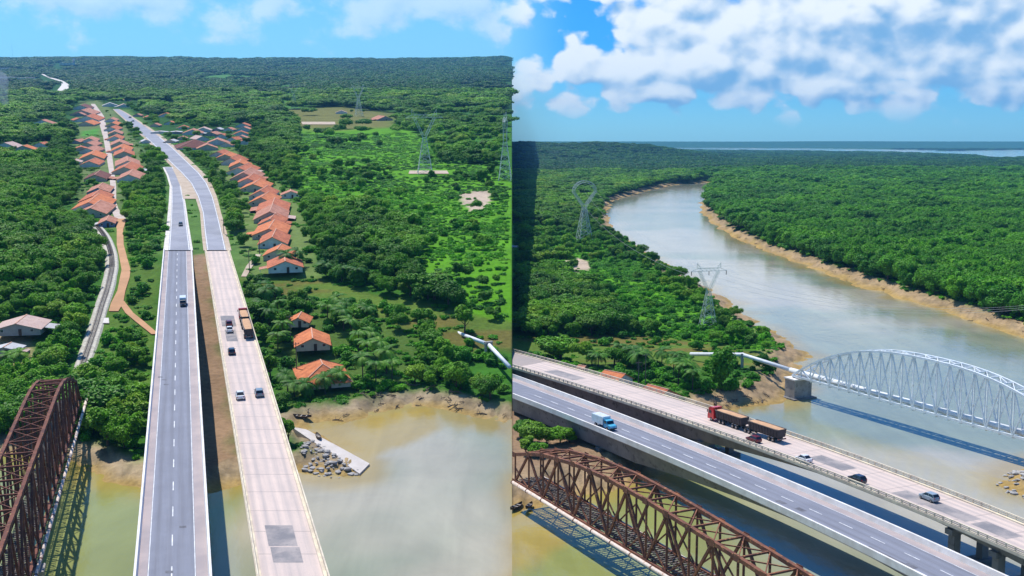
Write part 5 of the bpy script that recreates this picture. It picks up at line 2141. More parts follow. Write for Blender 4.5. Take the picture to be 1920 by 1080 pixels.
def drift():
    """dead branches and roots stranded on the mud"""
    kinds = []
    for k in range(4):
        mb = MB()
        L = 2.4
        bend = [Vector((-L / 2, 0, 0.05)), Vector((-0.3, R.uniform(-.3, .3), 0.25)), Vector((L / 2, R.uniform(-.4, .4), 0.12))]
        mb.tube(bend, [0.15, 0.11, 0.05], 6)
        for j in range(3):
            a = bend[0].lerp(bend[2], 0.25 + 0.25 * j)
            mb.tube([a + Vector((0, 0, .15)), a + Vector((R.uniform(-.5, .7), R.choice((-1, 1)) * R.uniform(.4, .9), R.uniform(.3, .9)))], [0.07, 0.02], 5)
        kinds.append(mb.mesh('branch', M['drift']))
    for left, pg, n, lab in ((True, [(545, 772), (640, 752), (740, 735), (790, 700), (830, 712), (950, 768), (950, 788), (800, 760), (690, 780), (590, 792)], 46, 'stranded dead branch on the mud bank, left half of picture'),
                             (False, [(1350, 418), (1500, 468), (1680, 524), (1920, 606), (1920, 628), (1700, 558), (1520, 498), (1360, 432)], 60, 'stranded dead branch on the far mud bank'),
                             (False, [(1330, 725), (1400, 722), (1470, 735), (1468, 752), (1345, 765)], 30, 'stranded dead branch on the near mud bank beside the arch pier')):
        P = poly(left, pg)
        lo, hi = P.min(0), P.max(0)
        k = 0
        while k < n:
            x, y = R.uniform(lo[0], hi[0]), R.uniform(lo[1], hi[1])
            if sdist(np.array([x]), np.array([y]), P)[0] > 0:
                continue
            k += 1
            d = float(wet(left, np.array([x]), np.array([y]))[0])
            if d < 0.3:
                continue
            zz = float(height(left, np.array([x]), np.array([y]), np.array([d]))[0])
            s = R.uniform(0.6, 1.6)
            o = link('dead_branch', R.choice(kinds), None, TM(left, (x, y, zz), R.uniform(0, 6), (s, s, s)))
            tag(o, lab, 'driftwood', lab)


M['drift'] = material('grey_driftwood', (0.16, 0.125, 0.095), (0.09, 0.07, 0.055), 1.5, 0.9)


def make_shore():
    q = [unproj(True, 546, 800, 2.6), unproj(True, 574, 805, 2.6), unproj(True, 693, 869, 0.5), unproj(True, 674, 888, 0.5)]
    mb = MB()
    dn = Vector((0, 0, -3.0))
    mb.loft([[q[0], q[1], q[1] + dn, q[0] + dn], [q[0].lerp(q[3], 0.5) + Vector((0, 0, .1)), q[1].lerp(q[2], 0.5) + Vector((0, 0, .1)), q[1].lerp(q[2], 0.5) + dn, q[0].lerp(q[3], 0.5) + dn], [q[3], q[2], q[2] + dn, q[3] + dn]])
    o = mb.build('boat_ramp', M['ramp'], None, TL)
    tag(o, 'pale concrete boat ramp sloping into the river beside the bridge', 'ramp')
    p = unproj(True, 567, 783, 1.0)
    make_boat(True, p, -0.15, 5.0, 1.7, 'dark timber boat on the mud above the boat ramp', M['wood_dark'], M['wood_pale'])
    p = unproj(True, 597, 821, 1.95)
    make_boat(True, p, -1.2, 4.2, 1.2, 'small dark boat lying on the edge of the concrete ramp', M['wood_dark'], M['wood_pale'])
    p = unproj(False, 968, 953, 0.3)
    make_boat(False, p, 1.0, 4.5, 1.3, 'dark striped boat on the mud left of the rusty truss, right half of picture', M['wood_dark'], M['wood_pale'])
    p = unproj(False, 992, 952, 0.3)
    make_boat(False, p, 1.2, 3.6, 1.1, 'small dark boat under the near edge of the rusty truss, right half of picture', M['wood_dark'], M['wood_pale'])
    # boulders
    meshes = []
    for k in range(6):
        mb = MB()
        import bmesh
        bm = bmesh.new()
        bmesh.ops.create_icosphere(bm, subdivisions=1, radius=1)
        for v in bm.verts:
            v.co *= R.uniform(0.7, 1.2)
            v.co.z *= 0.7
        me = bpy.data.meshes.new('rock')
        bm.to_mesh(me)
        bm.free()
        me.materials.append(M['rock'])
        meshes.append(me)

    def rocks(left, pg, n, lab, grp, r0, r1, z):
        P = poly(left, pg, z)
        lo, hi = P.min(0), P.max(0)
        k = 0
        while k < n:
            x, y = R.uniform(lo[0], hi[0]), R.uniform(lo[1], hi[1])
            if sdist(np.array([x]), np.array([y]), P)[0] > 0:
                continue
            d = float(wet(left, np.array([x]), np.array([y]))[0])
            zz = float(height(left, np.array([x]), np.array([y]), np.array([d]))[0])
            q = r0 + (r1 - r0) * R.random() ** 1.6
            o = link('rock', R.choice(meshes), None, TM(left, (x, y, max(zz, -0.2) + R.uniform(0, .3)), R.uniform(0, 6), (q * R.uniform(.8, 1.3), q * R.uniform(.8, 1.3), q * R.uniform(.7, 1.1))))
            word = 'small ' if q < r0 + (r1 - r0) * 0.3 else 'large ' if q > r0 + (r1 - r0) * 0.65 else 'middling '
            tag(o, word + lab, 'rock', word + grp)
            k += 1
    drift()
    rocks(True, [(556, 846), (590, 836), (640, 862), (680, 884), (640, 893), (600, 893), (572, 886)], 130, 'grey boulder of the rubble heap beside the boat ramp', 'boulders beside the ramp', 0.14, 0.95, 0.5)
    rocks(False, [(1866, 905), (1890, 886), (1930, 880), (1940, 940), (1905, 930), (1880, 920)], 60, 'grey boulder on the rubble spit at the right edge', 'boulders on the spit', 0.3, 0.85, 0.3)
    rocks(False, [(1330, 838), (1360, 836), (1376, 850), (1350, 858)], 30, 'grey boulder at the waterline between the two road bridges', 'boulders between the road bridges', 0.3, 0.8, 0.3)


make_shore()

# ------------------------------------------------------------------ vegetation prototypes


def leaf_mesh(name, P, Nn, size, var, mat, core=None, corevar=0.25, bend=0.25, aspect=1.0):
    """P, Nn: leaf centres and normals; two triangles bent along the middle each"""
    n = len(P)
    up = RS.normal(size=(n, 3))
    a = np.cross(Nn, up)
    a /= np.linalg.norm(a, axis=1, keepdims=True) + 1e-9
    b = np.cross(Nn, a)
    s = size[:, None]
    v0 = P - a * s * aspect
    v1 = P - b * s * 0.7 + Nn * s * bend
    v2 = P + a * s * aspect
    v3 = P + b * s * 0.7 + Nn * s * bend
    V = np.stack([v0, v1, v2, v3], 1).reshape(-1, 3)
    i = np.arange(n) * 4
    Fq = np.concatenate([np.stack([i, i + 1, i + 2], 1), np.stack([i, i + 2, i + 3], 1)])
    vv = np.repeat(var, 4)
    faces = Fq.tolist()
    V = V.tolist()
    vv = vv.tolist()
    if core:
        for cv, cf in core:
            o = len(V)
            V += [tuple(x) for x in cv]
            faces += [tuple(k + o for k in f) for f in cf]
            vv += [corevar] * len(cv)
    me = bpy.data.meshes.new(name)
    me.from_pydata(V, [], faces)
    me.materials.append(mat)
    at = me.attributes.new('leafvar', 'FLOAT', 'POINT')
    at.data.foreach_set('value', np.array(vv, np.float32))
    me.update()
    return me


def ico(c, r, seed, flat=1.0):
    import bmesh
    bm = bmesh.new()
    bmesh.ops.create_icosphere(bm, subdivisions=2, radius=1)
    rr = random.Random(seed)
    vs = []
    for v in bm.verts:
        k = rr.uniform(0.82, 1.1)
        vs.append((c[0] + v.co.x * r[0] * k, c[1] + v.co.y * r[1] * k, c[2] + v.co.z * r[2] * k))
    fs = [[v.index for v in f.verts] for f in bm.faces]
    bm.free()
    return vs, fs


def crown(name, seed, rad, h0, h1, lobes, leaves, lsize, mat, spread=0.62, lobe_r=0.5):
    """lobed crown: many leaf clusters around several lumps of unequal size"""
    rr = np.random.RandomState(seed)
    C, Rr = [], []
    hc, hh = (h0 + h1) / 2, (h1 - h0) / 2
    for k in range(lobes):
        a = rr.uniform(0, 2 * math.pi)
        q = math.sqrt(rr.uniform(0.03, 1)) * rad * spread
        z = hc + rr.uniform(-0.45, 0.62) * hh * (1 - 0.5 * (q / rad))
        r = rad * lobe_r * rr.uniform(0.62, 1.18)
        C.append((q * math.cos(a), q * math.sin(a), z))
        Rr.append((r, r, min(r * 0.85, hh * 0.75)))
    C = np.array(C)
    Rr = np.array(Rr)
    which = rr.choice(lobes, leaves, p=(Rr[:, 0] ** 2) / np.sum(Rr[:, 0] ** 2))
    d = rr.normal(size=(leaves, 3))
    d[:, 2] = d[:, 2] + 0.35
    d /= np.linalg.norm(d, axis=1, keepdims=True)
    P = C[which] + d * Rr[which] * rr.uniform(0.82, 1.28, (leaves, 1))
    N = d + rr.normal(scale=0.45, size=(leaves, 3))
    N[:, 2] += 0.55
    N /= np.linalg.norm(N, axis=1, keepdims=True)
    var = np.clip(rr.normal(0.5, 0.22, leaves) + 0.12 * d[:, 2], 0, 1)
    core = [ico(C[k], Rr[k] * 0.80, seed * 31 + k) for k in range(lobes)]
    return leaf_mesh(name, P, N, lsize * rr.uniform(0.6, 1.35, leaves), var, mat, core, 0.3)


def trunk_mesh(name, h, r, seed, limbs=4):
    rr = random.Random(seed)
    mb = MB()
    top = Vector((rr.uniform(-.3, .3), rr.uniform(-.3, .3), h))
    mb.tube([(0, 0, -0.6), (0.05, 0.02, h * 0.4), top], [r * 1.25, r, r * 0.6], 7)
    for k in range(limbs):
        a = 2 * math.pi * k / limbs + rr.uniform(-.4, .4)
        b = Vector((0.05, 0.02, h * rr.uniform(0.5, 0.85)))
        mb.tube([b, b + Vector((math.cos(a) * h * 0.25, math.sin(a) * h * 0.25, h * 0.28)), b + Vector((math.cos(a) * h * 0.42, math.sin(a) * h * 0.42, h * 0.62))], [r * 0.5, r * 0.34, r * 0.15], 5)
    return mb.mesh(name, M['bark'])


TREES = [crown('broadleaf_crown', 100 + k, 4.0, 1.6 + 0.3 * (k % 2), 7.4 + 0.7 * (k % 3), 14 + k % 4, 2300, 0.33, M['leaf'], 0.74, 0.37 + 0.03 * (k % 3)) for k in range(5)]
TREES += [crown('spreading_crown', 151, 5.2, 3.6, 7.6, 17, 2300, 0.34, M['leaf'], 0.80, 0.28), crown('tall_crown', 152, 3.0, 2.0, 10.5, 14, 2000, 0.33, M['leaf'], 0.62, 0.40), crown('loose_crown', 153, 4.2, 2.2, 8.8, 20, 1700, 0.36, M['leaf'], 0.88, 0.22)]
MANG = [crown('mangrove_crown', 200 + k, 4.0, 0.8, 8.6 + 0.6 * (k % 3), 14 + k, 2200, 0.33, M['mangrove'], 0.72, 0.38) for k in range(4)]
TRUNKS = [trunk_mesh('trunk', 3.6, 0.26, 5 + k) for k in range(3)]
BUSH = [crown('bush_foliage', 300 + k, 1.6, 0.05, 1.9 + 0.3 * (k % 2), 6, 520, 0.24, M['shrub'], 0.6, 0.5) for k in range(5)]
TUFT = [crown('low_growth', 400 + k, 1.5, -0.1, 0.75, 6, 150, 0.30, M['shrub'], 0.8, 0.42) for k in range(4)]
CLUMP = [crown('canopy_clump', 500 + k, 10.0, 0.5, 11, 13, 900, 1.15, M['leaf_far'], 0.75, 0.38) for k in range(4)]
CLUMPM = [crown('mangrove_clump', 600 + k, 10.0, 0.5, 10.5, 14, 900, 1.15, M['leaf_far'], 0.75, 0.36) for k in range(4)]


def frond_mesh(name, L, seed):
    rr = random.Random(seed)
    V, Fc, var = [], [], []
    n = 16
    spine = []
    for i in range(n + 1):
        u = i / n
        spine.append(Vector((L * (u - 0.12 * u * u), 0, L * (0.42 * u - 0.78 * u * u))))
    for i in range(1, n):
        p = spine[i]
        d = (spine[i + 1] - spine[i - 1]).normalized()
        l = L * 0.30 * math.sin(math.pi * min(0.97, 0.12 + 0.86 * i / n)) ** 0.7
        for s in (-1, 1):
            tip = p + d * l * 0.45 + Vector((0, s * l * 0.85, -l * 0.38 + rr.uniform(-.05, .05)))
            w = d * 0.11
            o = len(V)
            V += [tuple(p - w), tuple(p + w), tuple(p.lerp(tip, 0.6) + w * 0.9 + Vector((0, 0, .05))), tuple(tip), tuple(p.lerp(tip, 0.6) - w * 0.9 + Vector((0, 0, .05)))]
            Fc.append((o, o + 1, o + 2, o + 3, o + 4))
            var += [0.3 + 0.5 * rr.random()] * 5
    o = len(V)
    for i in range(n + 1):
        p = spine[i]
        V += [(p.x, p.y - 0.05, p.z), (p.x, p.y + 0.05, p.z)]
        var += [0.8, 0.8]
    for i in range(n):
        Fc.append((o + 2 * i, o + 2 * i + 1, o + 2 * i + 3, o + 2 * i + 2))
    me = bpy.data.meshes.new(name)
    me.from_pydata(V, [], Fc)
    me.materials.append(M['palm'])
    at = me.attributes.new('leafvar', 'FLOAT', 'POINT')
    at.data.foreach_set('value', np.array(var, np.float32))
    return me


FRONDS = [frond_mesh('frond', 4.2, k) for k in range(4)]
PALM_TRUNK = {}


def make_palm(left, x, y, h, label, group):
    p = gpt(left, x, y)
    e = thing('palm_tree', label, 'palm', left, (p.x, p.y, p.z), R.uniform(0, 6), group)
    key = round(h)
    if key not in PALM_TRUNK:
        mb = MB()
        mb.tube([(0, 0, -0.4), (0.15, 0, key * 0.3), (0.25, 0.1, key * 0.7), (0.2, 0.1, key)], [0.24, 0.17, 0.14, 0.16], 8)
        PALM_TRUNK[key] = mb.mesh('trunk', M['bark'])
    link('trunk', PALM_TRUNK[key], e)
    n = 15
    for k in range(n):
        a = 2.399 * k
        el = [0.55, 0.2, -0.15, 0.4, -0.45][k % 5] + R.uniform(-.12, .12)
        s = R.uniform(0.85, 1.15)
        T = Matrix.Translation((0.2, 0.1, key - 0.05)) @ Matrix.Rotation(a, 4, 'Z') @ Matrix.Rotation(-el, 4, 'Y') @ Matrix.Scale(s, 4)
        link('frond', FRONDS[k % 4], e, T)


# ------------------------------------------------------------------ where plants stand
LINES_L = [np.array([gpt(True, x, y)[:2] for x, y in TRACK])]
ROADS_L = []
for rows, m in ((HWR, 2.0), (HWL, 2.0), ([(216, 237, 412), (205, 218, 380), (207, 218, 350), (204, 214, 320), (199, 210, 290), (194, 204, 260), (187, 199, 235), (184, 195, 218), (170, 178, 195)], 1.5),
                ([(216, 237, 411), (219, 231, 432), (219, 232, 460), (225, 240, 490), (228, 245, 507), (225, 243, 522), (220, 235, 547), (208, 231, 570), (204, 222, 585)], 1.0),
                ([(221, 233, 566), (235, 250, 588), (254, 270, 604), (284, 298, 628)], 1.0),
                ([(75, 80, 139), (92, 100, 147), (108, 118, 152), (116, 130, 160), (106, 127, 172), (98, 121, 178)], 10),
                ([(565, 628, 229), (567, 629, 234)], 10), ([(768, 838, 321), (766, 842, 327)], 3)):
    ROADS_L.append((np.array([gpt(True, (a + b) / 2, y)[:2] for a, b, y in rows]), m, np.mean([(b - a) * gpt(True, (a + b) / 2, y).y / F / 2 for a, b, y in rows])))


def bridge_clear(left, X, Y):
    """distance outside the bridge corridors"""
    d = np.full(X.shape, 1e9)
    for A, B in (((A1, B1), (A2, B2)) if left else ((FAR_N, FAR_F), (NEAR_N, NEAR_F))):
        pg = np.array([(p.x, p.y) for p in A[::3] + A[-1:]] + [(p.x, p.y) for p in (B[::3] + B[-1:])[::-1]])
        d = np.minimum(d, sdist(X, Y, pg))
    return d


def jitter_grid(left, z0, z1, sp, tmin=-0.52, tmax=0.52):
    """one spot per cell; cell size sp(z) metres"""
    X, Y = [], []
    z = z0
    lo, hi = (tmin, 0.0) if left else (0.0, tmax)
    while z < z1:
        s = sp(z)
        n = max(1, int((hi - lo) * z / s))
        x = (lo * z) + (np.arange(n) + RS.uniform(0, 1, n)) * s
        X.append(x)
        Y.append(z + RS.uniform(0, 1, n) * s)
        z += s
    return np.concatenate(X), np.concatenate(Y)


def inzone(left, key, X, Y, grow=0.0):
    pg = (PL if left else PR)[key]
    return sdist(X, Y, pg) < grow


def keep_clear(left, X, Y, tall, seam):
    ok = np.ones(X.shape, bool)
    ok &= np.abs(X) > seam
    d = wet(left, X, Y)
    ok &= d > (9.0 if left else 9.0)
    for dy in (0, tall * 0.6, tall * 1.4):
        bc = bridge_clear(left, X, Y + dy)
        ok &= bc > (3.0 if dy == 0 else 0.5)
        if left:
            for ln, m, hw in ROADS_L:
                ok &= dline(X, Y + dy, ln) > hw + m
    if left:
        for dy in (0, tall * 0.7):
            ok &= dline(X, Y + dy, LINES_L[0]) > 3.6
    for hx, hy, r, q in HOUSES[left]:
        near = (np.abs(X - hx) < r * 1.05 + 2.0 + q * 0.12) & (Y - hy < q * 1.1 + 1.5) & (Y - hy > -q - 2 - tall * 1.25)
        ok &= ~near
    return ok


def hides_house(left, X, Y, H):
    """plants tall enough to hide a roof the photograph shows"""
    g = gbase(left, X, Y)
    hc = CAM_L if left else CAM_Z
    p = PITCH_L if left else PITCH_R
    dn = np.arctan((hc - g) / Y) - p
    px = 960 + X / Y * F
    py = 540 + F * np.tan(dn)
    top = py - H * F / Y
    bad = np.zeros(X.shape, bool)
    for x, y, w in SEEN[left]:
        bad |= (np.abs(px - x) < w * 0.62 + 2) & (py > y - 1) & (top < y + 3)
    return bad & (RS.uniform(0, 1, X.shape) < 0.93)


def scatter(name, label, protos, X, Y, Z, sc, sz, left):
    """one mass of plants nobody could count, real leaves instanced on points"""
    n = len(X)
    me = bpy.data.meshes.new(name)
    me.from_pydata(np.stack([X, Y, Z], 1).tolist(), [], [])
    a = me.attributes.new('sc', 'FLOAT_VECTOR', 'POINT')
    a.data.foreach_set('vector', np.stack([sc, sc, sz], 1).astype(np.float32).ravel())
    a = me.attributes.new('rt', 'FLOAT_VECTOR', 'POINT')
    r = np.zeros((n, 3), np.float32)
    r[:, 2] = RS.uniform(0, 6.28, n)
    a.data.foreach_set('vector', r.ravel())
    a = me.attributes.new('ix', 'INT', 'POINT')
    a.data.foreach_set('value', RS.randint(0, len(protos), n).astype(np.int32))
    o = link(name, me, None, TL if left else TR)
    g = bpy.data.node_groups.new(name, 'GeometryNodeTree')
    g.interface.new_socket('Geometry', in_out='INPUT', socket_type='NodeSocketGeometry')
    g.interface.new_socket('Geometry', in_out='OUTPUT', socket_type='NodeSocketGeometry')
    gi, go = g.nodes.new('NodeGroupInput'), g.nodes.new('NodeGroupOutput')
    iop = g.nodes.new('GeometryNodeInstanceOnPoints')
    g.links.new(gi.outputs[0], iop.inputs['Points'])
    c = bpy.data.collections.new(name + '_kinds')
    for i, p in enumerate(protos):
        c.objects.link(bpy.data.objects.new(f'{name}_{i}', p))
    ci = g.nodes.new('GeometryNodeCollectionInfo')
    ci.inputs['Collection'].default_value = c
    ci.inputs['Separate Children'].default_value = True
    ci.inputs['Reset Children'].default_value = True
    g.links.new(ci.outputs[0], iop.inputs['Instance'])
    iop.inputs['Pick Instance'].default_value = True
    for nm, tp, sk in (('ix', 'INT', 'Instance Index'), ('rt', 'FLOAT_VECTOR', 'Rotation'), ('sc', 'FLOAT_VECTOR', 'Scale')):
        na = g.nodes.new('GeometryNodeInputNamedAttribute')
        na.data_type = tp
        na.inputs['Name'].default_value = nm
        g.links.new(na.outputs[0], iop.inputs[sk])
    g.links.new(iop.outputs[0], go.inputs[0])
    md = o.modifiers.new('plants', 'NODES')
    md.node_group = g
    return tag(o, label, None, None, 'stuff')


SHAPES = {'spreading_crown': 'spreading flat-crowned ', 'tall_crown': 'narrow tall ', 'loose_crown': 'loose open-crowned '}


def tree_words(me, s, lo, hi):
    size = 'small ' if s < lo else 'large ' if s > hi else ''
    return size + SHAPES.get(me.name.split('.')[0], '')


def where_left(px, py):
    if px < 70:
        return 'in the wood at the left edge' + (' by the sheet-roofed house' if py > 520 else ', upper part')
    if px < 150:
        return 'in mid wood left of the railway' + (', lower part' if py > 560 else ', upper part')
    if px < 215:
        return 'along the railway on its left side' + (', beside the rusty truss' if py > 640 else '')
    if px < 330:
        return 'between railway and bridge' + (', close to the mud' if py > 640 else ', beside the dirt track')
    if px < 480:
        return 'between the highway and the orange house row'
    if px < 640:
        return 'just right of the orange house row' if py < 540 else 'near the bank houses'
    if px < 800:
        return 'in the wood right of the house row' if py < 560 else 'on the bank right of the palms, left half'
    return 'in the open marsh, left half' if py < 600 else 'on the bank under the white elbow pipe'


def where_right(px, py):
    if py > 700:
        return 'at the near shore beside the arch bridge pier' if px > 1330 else 'beyond the bridge railing, right half'
    if px < 1060:
        return 'in the right half near its left edge' + (', below sandy patch' if py > 520 else ', above sandy patch')
    if px < 1250:
        return 'on the near bank left of the thin pylon' if py > 520 else 'in the wood by the tall pylon'
    return 'on the near shore right of the thin pylon' if py > 560 else 'on the near shore above the thin pylon'


def row_of(left, x, y, z):
    hc = (CAM_L if left else CAM_Z) - z
    return 540 + F * math.tan(math.atan2(hc, y) - (PITCH_L if left else PITCH_R))


def one_tree(left, x, y, z, s, sz, crown_me, label, cat, group, name):
    e = link(name, None, None, TM(left, (x, y, z), R.uniform(0, 6.28), (s, s, sz)))
    tag(e, label, cat, group)
    link('crown', crown_me, e)
    link('trunk', R.choice(TRUNKS), e)


def plant_left():
    left = True
    gz = lambda X, Y: gbase(left, X, Y)
    # ---- trees
    X, Y = jitter_grid(left, 150, 2300, lambda z: max(5.2, z * 0.0078))
    ok = keep_clear(left, X, Y, 7.0, 5.0)
    dens = np.ones(X.shape)
    clump = fbm(X / 38, Y / 38, 3, 5)
    for key, v in (('marsh', 0.012), ('brown', 0.0), ('pale', 0.15), ('brownfield', 0.02), ('sandpatch', 0), ('verge', 0.05), ('village', 0.12), ('village2', 0.05), ('trackside', 0.10), ('palmyard', 0.10), ('yardleft', 0), ('clear1', 0), ('median', 0), ('underbridge', 0), ('rampclear', 0), ('pipeclear', 0.02)):
        dens = np.where(inzone(left, key, X, Y), v, dens)
    px = 960 + X / Y * F
    mw = inzone(left, 'marsh', X, Y)
    dens = np.where(mw & (clump > 0.63), 0.2, dens)
    # open shrubby slope right of the marsh: looser trees
    loose = (px > 620) & (Y > 650) & (Y < 1700) & ~mw & ~inzone(left, 'brownfield', X, Y)
    dens = np.where(loose, np.where(clump > 0.5, 0.5, 0.13), dens)
    dens = np.where((Y > 1300) & (clump < 0.42), dens * 0.35, dens)
    dens = np.where((px > 545) & (px < 800) & (Y < 640) & (Y > 400) & ~mw, np.minimum(dens, np.where(clump > 0.47, 0.9, 0.4)), dens)
    # strip of trees between the street and the highway, wood beside the bridge
    strip_ = poly(True, [(245, 345), (262, 300), (280, 300), (312, 345), (318, 375), (300, 440), (240, 440), (238, 400), (232, 372)])
    dens = np.where(sdist(X, Y, strip_) < 0, 0.6, dens)
    wb = poly(True, [(172, 740), (176, 655), (205, 620), (250, 640), (288, 690), (272, 800), (200, 800)])
    dens = np.where(sdist(X, Y, wb) < 0, 0.95, dens)
    hedge = poly(True, [(395, 345), (420, 330), (460, 420), (470, 460), (448, 470), (425, 430)])
    dens = np.where(sdist(X, Y, hedge) < 0, 0.55, dens)
    ok &= RS.uniform(0, 1, X.shape) < dens
    ok &= ~hides_house(left, X, Y, 8.0)
    X, Y = X[ok], Y[ok]
    sp = np.maximum(5.2, Y * 0.0078)
    s = sp / 5.2 * np.clip(np.exp(RS.normal(0, 0.28, len(X))), 0.55, 1.8)
    nearh = np.full(len(X), 1e9)
    for hx, hy, r, q in HOUSES[True]:
        nearh = np.minimum(nearh, np.hypot(X - hx, (Y - hy) * 0.6))
    for ln, m, hw in ROADS_L[:3]:
        nearh = np.minimum(nearh, dline(X, Y, ln))
    s = np.where(nearh < 35, np.minimum(s, RS.uniform(0.6, 1.05, len(X))), s)
    low = inzone(left, 'marsh', X, Y) | inzone(left, 'trackside', X, Y) | inzone(left, 'village', X, Y)
    s = np.where(low, s * 0.68, s)
    sz = np.minimum(s, 1.0 + 0.25 * (s - 1)) * RS.uniform(0.85, 1.15, len(X))
    order = np.argsort(Y / s)
    px, py = 960 + X / Y * F, Y
    vis = (px > -20) & (px < 955)
    ind = [i for i in order if vis[i]][:170]
    rest = np.setdiff1d(np.arange(len(X)), ind)
    Z = gz(X, Y) - 0.2
    for i in ind:
        me = R.choice(TREES)
        lab = f'{tree_words(me, s[i], 0.75, 1.15)}broadleaf tree {where_left(px[i], row_of(True, X[i], Y[i], Z[i]))}'
        grp = lab
        one_tree(True, X[i], Y[i], Z[i], s[i], sz[i], me, lab, 'tree', grp, 'broadleaf_tree')
    scatter('woodland', 'mass of woodland trees around the village and fields, left half of picture', TREES, X[rest], Y[rest], Z[rest], s[rest], sz[rest], left)
    # ---- far canopy
    X, Y = jitter_grid(left, 2300, 7900, lambda z: z * 0.0105)
    cl = fbm(X / 420, Y / 700, 3, 15)
    ok = (np.abs(X) > 14) & (~inzone(left, 'pale', X, Y) | (RS.uniform(0, 1, X.shape) < 0.2)) & ((cl > 0.36) | (RS.uniform(0, 1, X.shape) < 0.25))
    for ln, m, hw in ROADS_L:
        ok &= dline(X, Y, ln) > hw + m + 12
    ok &= ~hides_house(left, X, Y, 15.0)
    X, Y = X[ok], Y[ok]
    s = Y * 0.0105 / 15 * RS.uniform(0.8, 1.3, len(X))
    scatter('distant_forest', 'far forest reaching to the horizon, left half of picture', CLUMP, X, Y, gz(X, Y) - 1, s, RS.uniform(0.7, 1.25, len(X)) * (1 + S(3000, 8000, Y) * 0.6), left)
    # ---- bushes
    X, Y = jitter_grid(left, 160, 760, lambda z: 3.4)
    ok = keep_clear(left, X, Y, 1.6, 2.0)
    dens = np.full(X.shape, 0.45)
    cl = fbm(X / 12, Y / 12, 3, 25)
    for key, v in (('marsh', 0.055), ('brown', 0.05), ('sandpatch', 0.02), ('verge', 0.10), ('village', 0.18), ('village2', 0.15), ('trackside', 0.42), ('palmyard', 0.6), ('yardleft', 0.02), ('clear1', 0), ('median', 0), ('underbridge', 0.05), ('rampclear', 0.03)):
        dens = np.where(inzone(left, key, X, Y), v, dens)
    dens *= np.where(cl > 0.52, 1.9, 0.35)
    ok &= RS.uniform(0, 1, X.shape) < dens
    X, Y = X[ok], Y[ok]
    s = RS.uniform(0.55, 1.5, len(X))
    Z = gz(X, Y) - 0.1
    px = 960 + X / Y * F
    order = [i for i in np.argsort(Y / s) if -10 < px[i] < 957][:140]
    rest = np.setdiff1d(np.arange(len(X)), order)
    for i in order:
        lab = f'{"small " if s[i] < 0.8 else "big " if s[i] > 1.2 else ""}leafy bush {where_left(px[i], row_of(True, X[i], Y[i], Z[i]))}'
        o = link('bush', R.choice(BUSH), None, TM(True, (X[i], Y[i], Z[i]), R.uniform(0, 6), (s[i], s[i], s[i] * R.uniform(.8, 1.2))))
        tag(o, lab, 'bush', lab)
    scatter('undergrowth', 'scattered bushes over marsh and slopes, left half of picture', BUSH, X[rest], Y[rest], Z[rest], s[rest], s[rest] * RS.uniform(0.7, 1.2, len(rest)), left)
    # ---- low growth on the marsh and verges
    X, Y = jitter_grid(left, 180, 1150, lambda z: max(2.3, z * 0.0045))
    ok = keep_clear(left, X, Y, 0.3, 2.0)
    dens = np.full(X.shape, 0.25)
    for key, v in (('marsh', 0.55), ('brown', 0.12), ('sandpatch', 0.02), ('verge', 0.15), ('village', 0.15), ('village2', 0.12), ('trackside', 0.5), ('palmyard', 0.5), ('yardleft', 0.03), ('underbridge', 0.05)):
        dens = np.where(inzone(left, key, X, Y), v, dens)
    ok &= RS.uniform(0, 1, X.shape) < dens * np.where(fbm(X / 20, Y / 20, 3, 44) > 0.47, 1.2, 0.5)
    X, Y = X[ok], Y[ok]
    s = np.maximum(2.3, Y * 0.0045) / 2.3 * RS.uniform(0.5, 1.2, len(X))
    scatter('marsh_growth', 'low bright green growth covering the marsh, left half of picture', TUFT, X, Y, gz(X, Y) - 0.05, s, RS.uniform(0.5, 1.2, len(X)), left)
    for x, y, h in ((486, 560, 5), (500, 575, 6), (492, 592, 5), (517, 566, 5), (520, 600, 6), (505, 615, 6), (530, 640, 6), (521, 655, 5), (540, 735, 5), (553, 745, 4), (615, 606, 6), (630, 590, 6), (645, 620, 7), (660, 640, 7), (672, 665, 7), (690, 690, 8),
                    (700, 665, 7), (715, 690, 8), (725, 700, 7), (680, 720, 8), (705, 725, 7), (735, 715, 6), (640, 730, 5), (610, 740, 5), (650, 600, 6), (690, 610, 6), (575, 745, 4), (540, 505, 6), (560, 500, 6), (612, 520, 5), (640, 528, 5), (670, 535, 6)):
        make_palm(True, x, y, h, 'coconut palm with drooping fronds near the bank houses, left half of picture', 'palms by the bank houses')
    make_palm(True, 18, 690, 4, 'palm in the yard of the grey shed at the left edge', None)
    make_palm(True, 38, 686, 4, 'palm right of the grey shed at the left edge', None)


